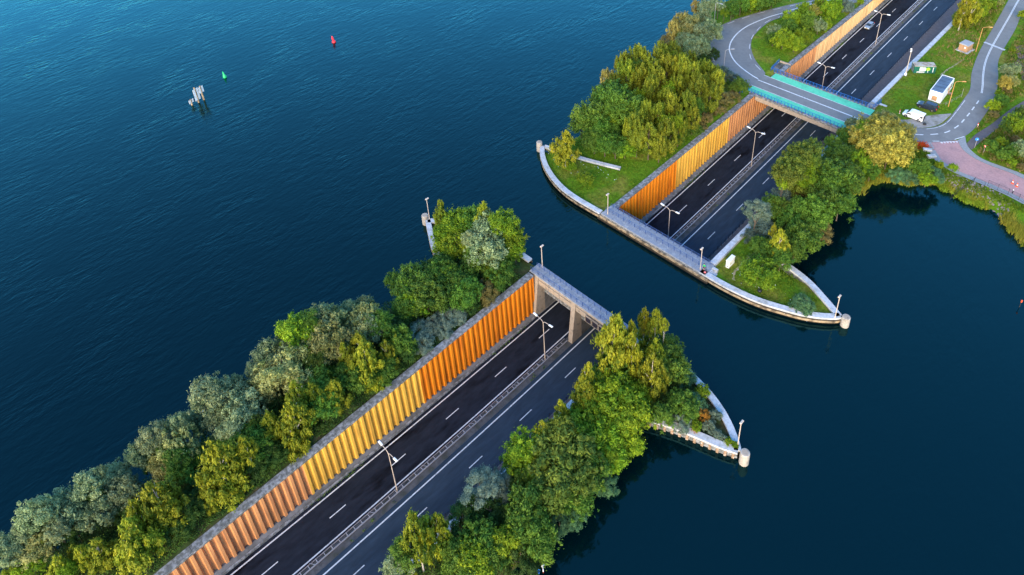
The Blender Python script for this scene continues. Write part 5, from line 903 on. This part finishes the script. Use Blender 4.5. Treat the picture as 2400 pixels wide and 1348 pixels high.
 'LP': "L,-16.1,177.6,2.93,6.2,2.78;L,-14.9,182.5,3.25,6.8,3.09;Y,-13.7,184.3,2.97,6.8,2.97;G,-10.8,177.5,2.9,7.0,2.9;W,-15.9,166.3,2.3,5.8,2.19;L,-11.4,162.8,3.32,7.0,3.15;L,-8.6,169.2,2.8,5.9,2.66;G,-14.2,162.4,2.13,5.1,2.13;L,-8.0,163.3,2.75,5.8,2.61;W,-7.8,177.5,2.32,5.8,2.21;L,-7.1,181.1,2.32,4.9,2.21;L,-13.6,190.8,3.01,6.3,2.86;L,-9.2,187.3,3.24,6.8,3.08;L,-10.6,194.1,2.72,5.7,2.58;S,-8.1,197.6,3.0,4.8,2.25;S,-11.0,198.9,2.74,4.4,2.06;L,-6.6,204.3,1.44,3.0,1.37;G,-14.1,171.6,2.6,6.2,2.6",
 'FR': "W,21.5,136.9,1.65,4.1,1.57;G,21.6,131.1,1.51,4.6,1.51;G,22.9,129.9,2.03,4.9,2.03;G,21.5,124.8,1.91,5.6,1.91;S,22.8,126.5,2.21,3.5,1.66;S,21.6,123.3,1.98,3.2,1.49;G,24.3,120.4,2.48,6.0,2.48;G,25.7,122.9,2.28,5.5,2.28;O,21.8,111.4,2.89,12.4,2.89;O,21.4,107.0,2.86,13.3,2.86;L,21.8,108.5,2.82,9.9,2.68;O,21.6,103.1,2.82,13.2,2.82;O,21.8,100.7,2.43,12.3,2.43;L,21.8,107.1,2.78,8.8,2.64;G,22.0,114.4,2.66,6.4,2.66;G,23.7,114.0,2.43,5.8,2.43;G,25.8,115.8,2.43,5.8,2.43;G,26.3,118.6,2.45,5.9,2.45;G,28.5,117.5,2.42,5.8,2.42;Y,26.7,135.0,3.59,8.3,3.59;V,27.2,140.5,2.87,6.9,2.72;Y,27.2,130.8,3.42,7.9,3.42;Y,29.8,131.8,3.95,9.1,3.95;Y,30.2,136.0,3.44,7.9,3.44;Y,30.8,127.2,3.87,8.9,3.87;Y,32.7,128.9,3.86,8.9,3.86;Y,32.0,134.7,2.97,6.8,2.97;Y,33.7,136.6,2.22,5.1,2.22;V,32.1,141.9,1.94,4.7,1.85;L,29.1,122.9,2.66,5.6,2.53;G,31.8,122.3,2.02,4.8,2.02;T,36.6,126.2,2.2,3.5,1.72;T,38.5,127.1,2.29,3.7,1.8;G,39.2,129.3,2.22,5.3,2.22;T,41.9,131.5,2.2,3.5,1.72;L,41.7,128.3,1.78,3.7,1.69;O,21.5,106.3,3.1,7.8,3.1;G,24.3,110.4,2.91,7.0,2.91;G,28.3,112.3,3.6,8.6,3.6;G,30.4,114.0,2.77,6.7,2.77;G,27.9,108.6,3.2,7.7,3.2;K,22.9,105.7,2.45,4.2,1.96;S,21.5,101.1,2.35,5.8,1.76;S,21.8,89.8,2.69,10.3,2.02;G,22.3,96.8,2.68,6.4,2.68;S,21.5,93.6,2.25,3.6,1.69;S,23.4,91.9,2.6,4.2,1.95;S,22.1,89.4,2.12,3.4,1.59;G,26.9,95.7,2.72,6.5,2.72;G,26.9,99.6,2.76,6.6,2.76;G,29.5,99.9,3.07,7.4,3.07;G,29.2,104.6,3.13,7.5,3.13;G,32.0,106.2,2.67,6.4,2.67;K,31.4,98.8,2.58,4.4,2.07;G,31.0,92.8,2.97,7.1,2.97;Y,28.3,98.7,1.3,3.0,1.3;B,28.7,86.9,2.44,8.6,3.3;G,30.9,89.4,2.33,5.6,2.33;G,26.2,85.7,2.07,5.0,2.07;G,30.2,85.2,2.38,5.7,2.38;L,28.6,79.6,2.78,5.8,2.64;T,37.9,80.1,1.9,3.0,1.49;T,37.0,79.2,1.4,2.2,1.1;D,25.1,107.5,2.75,5.5,2.47;D,26.6,93.7,2.31,4.6,2.08;D,26.5,110.5,2.77,5.5,2.49;D,27.4,121.4,2.56,5.1,2.3;G,22.9,125.2,1.34,4.4,1.54;G,24.0,108.0,1.42,12.3,1.85;G,24.2,106.6,1.2,7.1,1.34;O,22.3,105.5,1.82,10.1,2.27;L,22.4,98.7,1.24,10.7,1.34;L,23.8,106.2,1.83,8.8,1.98;G,23.9,116.5,1.48,5.0,1.59;L,25.4,116.3,1.29,4.6,1.46;L,25.9,131.5,2.45,8.0,2.58;Y,26.3,130.6,2.72,7.6,2.72;Y,27.6,133.2,2.33,8.0,2.49;O,30.2,130.6,2.55,6.8,3.02;O,29.1,134.9,1.34,5.8,1.36;G,27.5,124.7,1.62,5.6,1.75;O,24.7,106.1,2.13,6.7,2.33;G,26.8,110.7,1.92,6.5,2.09;G,29.6,115.7,2.02,7.4,2.21;G,30.1,111.7,1.31,5.0,1.74;G,29.0,110.7,1.4,6.5,1.69;O,24.5,97.6,1.24,6.3,1.38;L,30.5,101.9,1.65,6.2,2.16;G,30.3,107.9,1.17,5.0,1.19;G,28.9,93.6,1.38,5.9,1.84;B,26.5,88.3,1.04,8.6,1.74;G,28.9,89.6,1.56,4.2,1.85;G,24.4,86.9,1.28,4.1,1.47;G,29.1,82.9,1.22,4.2,1.38",
 'TR': "B,22.6,206.0,3.19,11.2,4.31;B,23.8,209.7,3.21,11.2,4.34;L,20.9,209.8,1.91,4.0,1.81;L,23.9,220.6,2.94,6.2,2.8;L,24.5,215.1,2.47,5.2,2.35;L,24.9,225.5,1.97,4.1,1.87;V,26.6,227.7,1.55,3.7,1.47;W,40.8,185.9,1.69,4.2,1.6;W,42.2,187.7,1.69,4.2,1.61;Y,42.5,178.4,1.99,4.6,1.99;V,43.2,181.5,1.65,4.0,1.57;L,43.1,167.6,1.46,3.1,1.39;G,44.0,171.1,1.48,3.5,1.48;L,34.5,224.7,1.5,3.1,1.42;L,38.0,201.9,0.88,1.9,0.84;K,44.3,165.3,1.22,2.1,0.97;L,49.6,161.6,2.28,4.8,2.16;G,49.6,167.3,1.77,4.2,1.77;G,48.5,159.7,1.51,3.6,1.51;K,51.4,157.0,1.58,2.7,1.26;G,48.2,149.4,1.46,3.5,1.46;W,53.7,151.5,1.86,4.7,1.77;G,52.6,150.3,1.65,4.0,1.65;G,51.3,148.4,1.33,3.2,1.33;L,49.4,153.2,1.36,2.9,1.29;K,55.5,147.9,1.2,2.0,0.96;L,53.3,147.9,1.01,2.1,0.96;L,41.7,136.3,1.01,2.1,0.96;L,44.4,136.9,1.11,2.3,1.05;K,43.4,179.1,1.16,2.0,0.93;L,42.5,175.4,1.04,2.2,0.98",
}
ordn = ['', 'second ', 'third ', 'fourth ', 'fifth ', 'sixth ', 'seventh ', 'eighth ', 'ninth ', 'tenth ', 'eleventh ', 'twelfth ', 'thirteenth ', 'fourteenth ', 'fifteenth ', 'sixteenth ', 'seventeenth ', 'eighteenth ', 'nineteenth ']
def nth(i):
    if i == 0: return 'leftmost '
    if i < 19: return ordn[i]
    tens = {2: 'twenty', 3: 'thirty', 4: 'forty'}[(i+1)//10]; u = (i+1) % 10
    return (tens[:-1]+'ieth ') if u == 0 else tens+'-'+['first ', 'second ', 'third ', 'fourth ', 'fifth ', 'sixth ', 'seventh ', 'eighth ', 'ninth '][u-1]
bpy.context.view_layer.update()
for reg, txt in TREES.items():
    rows = []
    for it in txt.split(';'):
        k, *f = it.split(','); x, y, r_, h, rz_ = map(float, f)
        if reg == 'NL': x = min(x, -7.9)
        if reg == 'NR' and x < 21.2: x = 21.0
        if reg == 'FL': x = min(x, -7.6)
        if reg == 'NR' and x > 30 and y > 42.5 and k in 'SLR': y += .9
        rows.append((k, x, y, r_, h, rz_))
    rows = [(world_to_camera_view(sc, camo, Vector((q[1], q[2], zl(q[2])+q[4]-q[5]))).x, q) for q in rows]
    cnt = {}; tot = {}
    for _, q in rows: tot[q[0]] = tot.get(q[0], 0)+1
    for _, (k, x, y, r_, h, rz_) in sorted(rows, key=lambda q: q[0]):
        i = cnt.get(k, 0); cnt[k] = i+1; nm, wd, cat = word[k]
        lab = (nth(i)+wd+(' counted from the left ' if i else ' ') if tot[k] > 1 else 'only '+wd+' ')+area[reg]
        t_ = thing(nm, lab, cat, (x, y, zl(y)-.1), 0, wd+'s '+area[reg])
        h = max(h, rz_*1.5)
        if k == 'P': h *= random.uniform(.9, 1.12)
        sv = random.uniform(.94, 1.10)*{'NL': 1.2, 'NR': 1.2, 'FL': 1.12, 'FR': 1.14, 'LP': .92, 'TR': 1.05}[reg]*(.74 if k == 'P' else .9 if (reg == 'NL' and k in 'WV') or (reg == 'NR' and k == 'B') else 1)*(.72 if reg == 'NR' and y > 42.5 and k in 'SLR' else 1)
        h += (.12 if reg != 'LP' else -.25)*rz_; rz_ *= 1.12 if k != 'P' else 1.05
        put('crown', shapes[kindof[k]][random.randrange(NV)], t_, (0, 0, h-rz_), (random.uniform(-.07, .07), random.uniform(-.07, .07), random.uniform(0, 6.28)), (r_*sv*random.uniform(.85, 1.18), r_*sv*random.uniform(.85, 1.18), rz_*random.uniform(.9, 1.18)), fol[k])
        put('trunk', tr_w if k == 'B' else tr_b, t_, (0, 0, 0), (0, 0, random.uniform(0, 6)), (r_*1.1, r_*1.1, h*.98))
# dense undergrowth between the trunks
def poly_in(P):
    P = np.array(P)
    def f(x, y):
        c_ = False; j = len(P)-1
        for i in range(len(P)):
            if (P[i, 1] > y) != (P[j, 1] > y) and x < (P[j, 0]-P[i, 0])*(y-P[i, 1])/(P[j, 1]-P[i, 1])+P[i, 0]: c_ = not c_
            j = i
        return c_
    return f
def undergrowth(label, P, n, hmax, mat, size=.15, wall=None):
    f = poly_in(P); P = np.array(P); X = rng.uniform(P[:, 0].min(), P[:, 0].max(), n*3); Y = rng.uniform(P[:, 1].min(), P[:, 1].max(), n*3); K_ = np.array([f(x, y) for x, y in zip(X, Y)]); X, Y = X[K_][:n], Y[K_][:n]
    hm_ = hmax*(.45+.3*np.sin(X*1.3+np.cos(Y*.9)*2)+.25*np.sin(Y*1.1+X*.4)); hm_ = np.clip(hm_, .15, None)*(1 if wall is None else np.clip(np.abs(X-wall)/4.5, .30, 1)); z = np.array([zl(y) for y in Y])+hm_*rng.random(len(X))**.6
    z = np.minimum(z, zl(0)+hmax*1.2)
    rn = .45+.3*np.sin(X*.7+Y*.5)*np.cos(Y*.8)+rng.normal(0, .17, len(X)); D = rng.normal(0, .5, (len(X), 3)); D[:, 2] = 1
    me = cards(np.c_[X, Y, z], D, size, .7, rn, 'undergrowth', .5); me.materials.append(mat)
    tag(put('undergrowth', me), label, kind='stuff')
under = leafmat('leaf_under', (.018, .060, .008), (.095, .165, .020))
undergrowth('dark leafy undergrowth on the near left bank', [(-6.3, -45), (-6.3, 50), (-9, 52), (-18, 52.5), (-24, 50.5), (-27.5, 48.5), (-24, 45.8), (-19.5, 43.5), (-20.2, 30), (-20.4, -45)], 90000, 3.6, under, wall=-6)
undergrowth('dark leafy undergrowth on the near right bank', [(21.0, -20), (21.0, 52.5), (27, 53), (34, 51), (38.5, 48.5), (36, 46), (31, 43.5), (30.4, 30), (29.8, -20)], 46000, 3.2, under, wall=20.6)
undergrowth('leafy undergrowth under the far left trees', [(-9.5, 112), (-7.6, 118), (-7.6, 134), (-12, 138), (-24, 141), (-31, 150), (-34, 160), (-41, 160), (-40, 145), (-34, 134), (-33, 112), (-29, 96), (-27, 88), (-20, 91), (-14, 100)], 34000, 1.8, fol['G'])
undergrowth('leafy undergrowth under the far right trees', [(21.0, 94), (21.0, 134), (33, 140), (37, 136), (33, 128), (31, 118), (30.8, 92), (28, 87), (24.5, 88)], 24000, 1.8, fol['G'])
# ------------------------------------------------------------------ ground cover, reeds, rocks, weeds
def scatter(name, label, pts, hgt, mat, nb=7, wid=.05, lean=.35):
    n = len(pts); B = np.repeat(pts, nb, 0); B = B+np.c_[rng.normal(0, .16, (n*nb, 2)), np.zeros(n*nb)]
    hh = hgt*rng.uniform(.5, 1.2, n*nb); L_ = rng.normal(0, lean, (n*nb, 2))*hh[:, None]; a = rng.uniform(0, 6.28, n*nb); w_ = np.c_[np.cos(a), np.sin(a), np.zeros(n*nb)]*wid
    T_ = B+np.c_[L_, hh]; q = np.stack([B-w_, B+w_, T_+w_*.25, T_-w_*.25], 1).reshape(-1, 3); N_ = n*nb
    me = bpy.data.meshes.new(name); me.vertices.add(4*N_); me.vertices.foreach_set('co', q.ravel()); me.loops.add(4*N_); me.loops.foreach_set('vertex_index', np.arange(4*N_, dtype=np.int32)); me.polygons.add(N_); me.polygons.foreach_set('loop_start', np.arange(0, 4*N_, 4, dtype=np.int32))
    at = me.attributes.new('leaf', 'FLOAT', 'FACE'); at.data.foreach_set('value', np.clip(np.repeat(rng.normal(.45, .2, n), nb)+rng.normal(0, .12, N_), 0, 1).astype(np.float32)); me.update(calc_edges=True); me.materials.append(mat)
    return tag(put(name, me), label, kind='stuff')
gm = leafmat('grass_blades', (.05, .115, .006), (.20, .28, .018), .15); rm_ = leafmat('reed_blades', (.10, .16, .012), (.38, .36, .05), .2); ym = leafmat('dry_grass', (.16, .13, .04), (.42, .32, .12), .15)
def field(x0, x1, y0, y1, n, ok=lambda x, y: True):
    X = rng.uniform(x0, x1, n); Y = rng.uniform(y0, y1, n); K_ = np.array([ok(x, y) for x, y in zip(X, Y)]); X, Y = X[K_], Y[K_]; return np.c_[X, Y, [zl(y)-.03 for y in Y]]
lawn = poly_in([(20.6, 151), (27, 153), (31, 157), (35.6, 161), (35.4, 172), (33, 184), (30.8, 197), (29, 213), (26.5, 240), (20.6, 240)])
isl = poly_in([(-6.3, 151), (-9.2, 151), (-14, 154.5), (-18.2, 159.8), (-21, 167), (-21.6, 176), (-19, 184), (-14, 193), (-7, 204), (-6.3, 204)])
prow_l = poly_in([(-6.4, 77.5), (-12, 76), (-19, 76.8), (-24, 78.3), (-29, 81.5), (-31.5, 84), (-28, 96), (-6.4, 112)])
prow_r = poly_in([(20.6, 78.5), (25, 76.6), (31, 77.4), (37, 79.5), (41.5, 82), (37, 85), (31, 86.8), (28, 92), (20.6, 96)])
verge = poly_in([(43.0, 151.5), (43.0, 170), (40, 186), (37.4, 200), (36.5, 215), (35, 232), (44, 232), (52, 205), (46, 178), (45, 168), (43.8, 158)])
verge2 = poly_in([(46.2, 148.2), (50, 147), (58, 147), (66, 146), (66, 170), (56, 184), (49.5, 176), (47, 162), (45.6, 153)])
pond_v = poly_in([(34, 140), (38, 134), (43, 134), (60, 132.5), (60, 135.2), (44, 136.5), (39.5, 138.5), (36, 142.5)])
P_ = np.r_[field(20, 36, 150, 240, 7000, lawn), field(-22, -6, 150, 205, 3500, isl), field(-33, -6, 75, 112, 5000, prow_l), field(20, 43, 76, 97, 3600, prow_r)]
scatter('grass', 'short green meadow grass on the far banks', P_, .22, gm, 6, .05)
P_ = np.r_[field(35, 53, 150, 233, 5200, verge), field(45, 66, 146, 184, 6000, verge2), field(34, 60, 132, 143, 1500, pond_v), field(-40, -27, 172, 200, 2500, lambda x, y: x < -31.5+(y-172)*.42), field(20, 30, 208, 240, 1500, lawn)]
scatter('tall_grass', 'tall rough grass on the verges at the right', P_, .6, gm, 7, .06)
P_ = np.r_[field(35, 53, 150, 233, 1400, verge), field(45, 66, 146, 184, 1500, verge2), field(22, 34, 186, 236, 500, lawn)]
scatter('dry_grass', 'straw coloured dry grass among the verge plants', P_, .75, ym, 7, .05)
S_ = smooth_line(sh_fr, 400); S_ = S_[(S_[:, 1] > 118) & (S_[:, 0] < 66)]
def near(P, d0, d1, n, f=lambda x, y: True, z=0):
    ix = rng.integers(0, len(P), n); Q = P[ix]+rng.normal(0, .3, (n, 2)); off = rng.uniform(d0, d1, n); Nn = np.gradient(P, axis=0); Nn /= np.linalg.norm(Nn, axis=1)[:, None]; Nn = np.stack([-Nn[:, 1], Nn[:, 0]], 1)[ix]; Q = Q+Nn*off[:, None]
    K_ = np.array([f(x, y) for x, y in Q]); Q = Q[K_]; return np.c_[Q, np.full(len(Q), z)]
scatter('reeds', 'yellow green reeds along the pond shore', np.r_[near(S_, .2, 3.0, 900, lambda x, y: x > 56.5), near(S_, .2, 1.8, 700, lambda x, y: x < 44), near(S_, .1, 1.6, 260, lambda x, y: 44 < x < 54)], 1.7, rm_, 9, .05, .25)
A_ = np.array([(44.6, 132.9), (48.2, 132.6), (49.6, 132.2), (52.2, 132.6)]); P_ = np.concatenate([np.c_[rng.normal(a, .7, (90, 2)), np.full(90, .2)] for a in A_]); scatter('marsh_grass', 'bright green grass tussocks at the foot of the riprap', P_, 1.0, leafmat('marsh_blades', (.10, .20, .01), (.30, .42, .03), .2), 8, .05, .5)
wl_ = []
for y in np.arange(-22, 240, .3):
    if 51 < y < 78: continue
    dens = max(0, math.sin(y*.31)+math.sin(y*.173+1.3)-.2)
    if random.random() < dens*.6: wl_.append((-3.95+random.gauss(0, .10), y, zr(y)+.0))
    if random.random() < .10*dens: wl_.append((5.45+random.gauss(0, .12), y, zr(y)+.05))
scatter('weeds', 'small green weeds growing along the kerb and median', np.array(wl_), .30, leafmat('weed_leaf', (.04, .09, .015), (.12, .20, .04), .1), 9, .06, .6)
# riprap: stones too small and many to pick apart
ico = bmesh.new(); bmesh.ops.create_icosphere(ico, subdivisions=1, radius=1); iv = np.array([v_.co for v_ in ico.verts]); if_ = np.array([[q.index for q in f.verts] for f in ico.faces]); ico.free()
Q = near(S_, .6, 4.6, 950, lambda x, y: 42.5 < x < 57.5); nn = len(Q); sz = rng.uniform(.14, .34, nn)
VV = []; FF = []
for k in range(nn):
    s_ = sz[k]*rng.uniform(.6, 1.2, 3); d = min(np.linalg.norm(S_-Q[k, :2], axis=1)); z = min(zl(Q[k, 1]), -.5+d*.55)
    VV.append(iv*(s_*rng.uniform(.8, 1.2, (len(iv), 1)))+[Q[k, 0], Q[k, 1], z+.03]); FF.append(if_+k*len(iv))
me = bpy.data.meshes.new('riprap_stones'); me.from_pydata(np.concatenate(VV).tolist(), [], np.concatenate(FF).tolist()); me.materials.append(rock); tag(put('riprap_stones', me), 'grey riprap stones on the pond bank', kind='stuff')
# flat clump of orange leaves by the pavement
P_ = np.c_[rng.normal(36.0, .7, 160), rng.normal(142.3, .8, 160), np.full(160, 1.75)]; scatter('orange_bedding', 'patch of vivid orange plants at the pavement corner', P_, .55, leafmat('orange_leaf', (.40, .07, .01), (.75, .16, .02), .1), 8, .09, .6)
# worn paths
for nm, P, wd in (('worn_path', [(24.6, 90), (24.0, 86), (23.6, 82.5), (23.9, 79.5), (24.8, 77.6)], .45), ('worn_path', [(29.6, 190), (28.6, 184), (28.0, 180), (27.9, 177)], .4)):
    E = smooth_line(P, 24); A = offset(E, wd/2)+rng.normal(0, .12, E.shape); B = offset(E, -wd/2)+rng.normal(0, .08, E.shape); m = MB(); m.strip([(p[0], p[1], zl(p[1])+.07) for p in B], [(p[0], p[1], zl(p[1])+.07) for p in A]); o = m.build(nm, worn); tag(o, 'bare dirt footpath worn in the grass', kind='structure')
    if o.data.polygons[0].normal.z < 0: o.data.flip_normals()
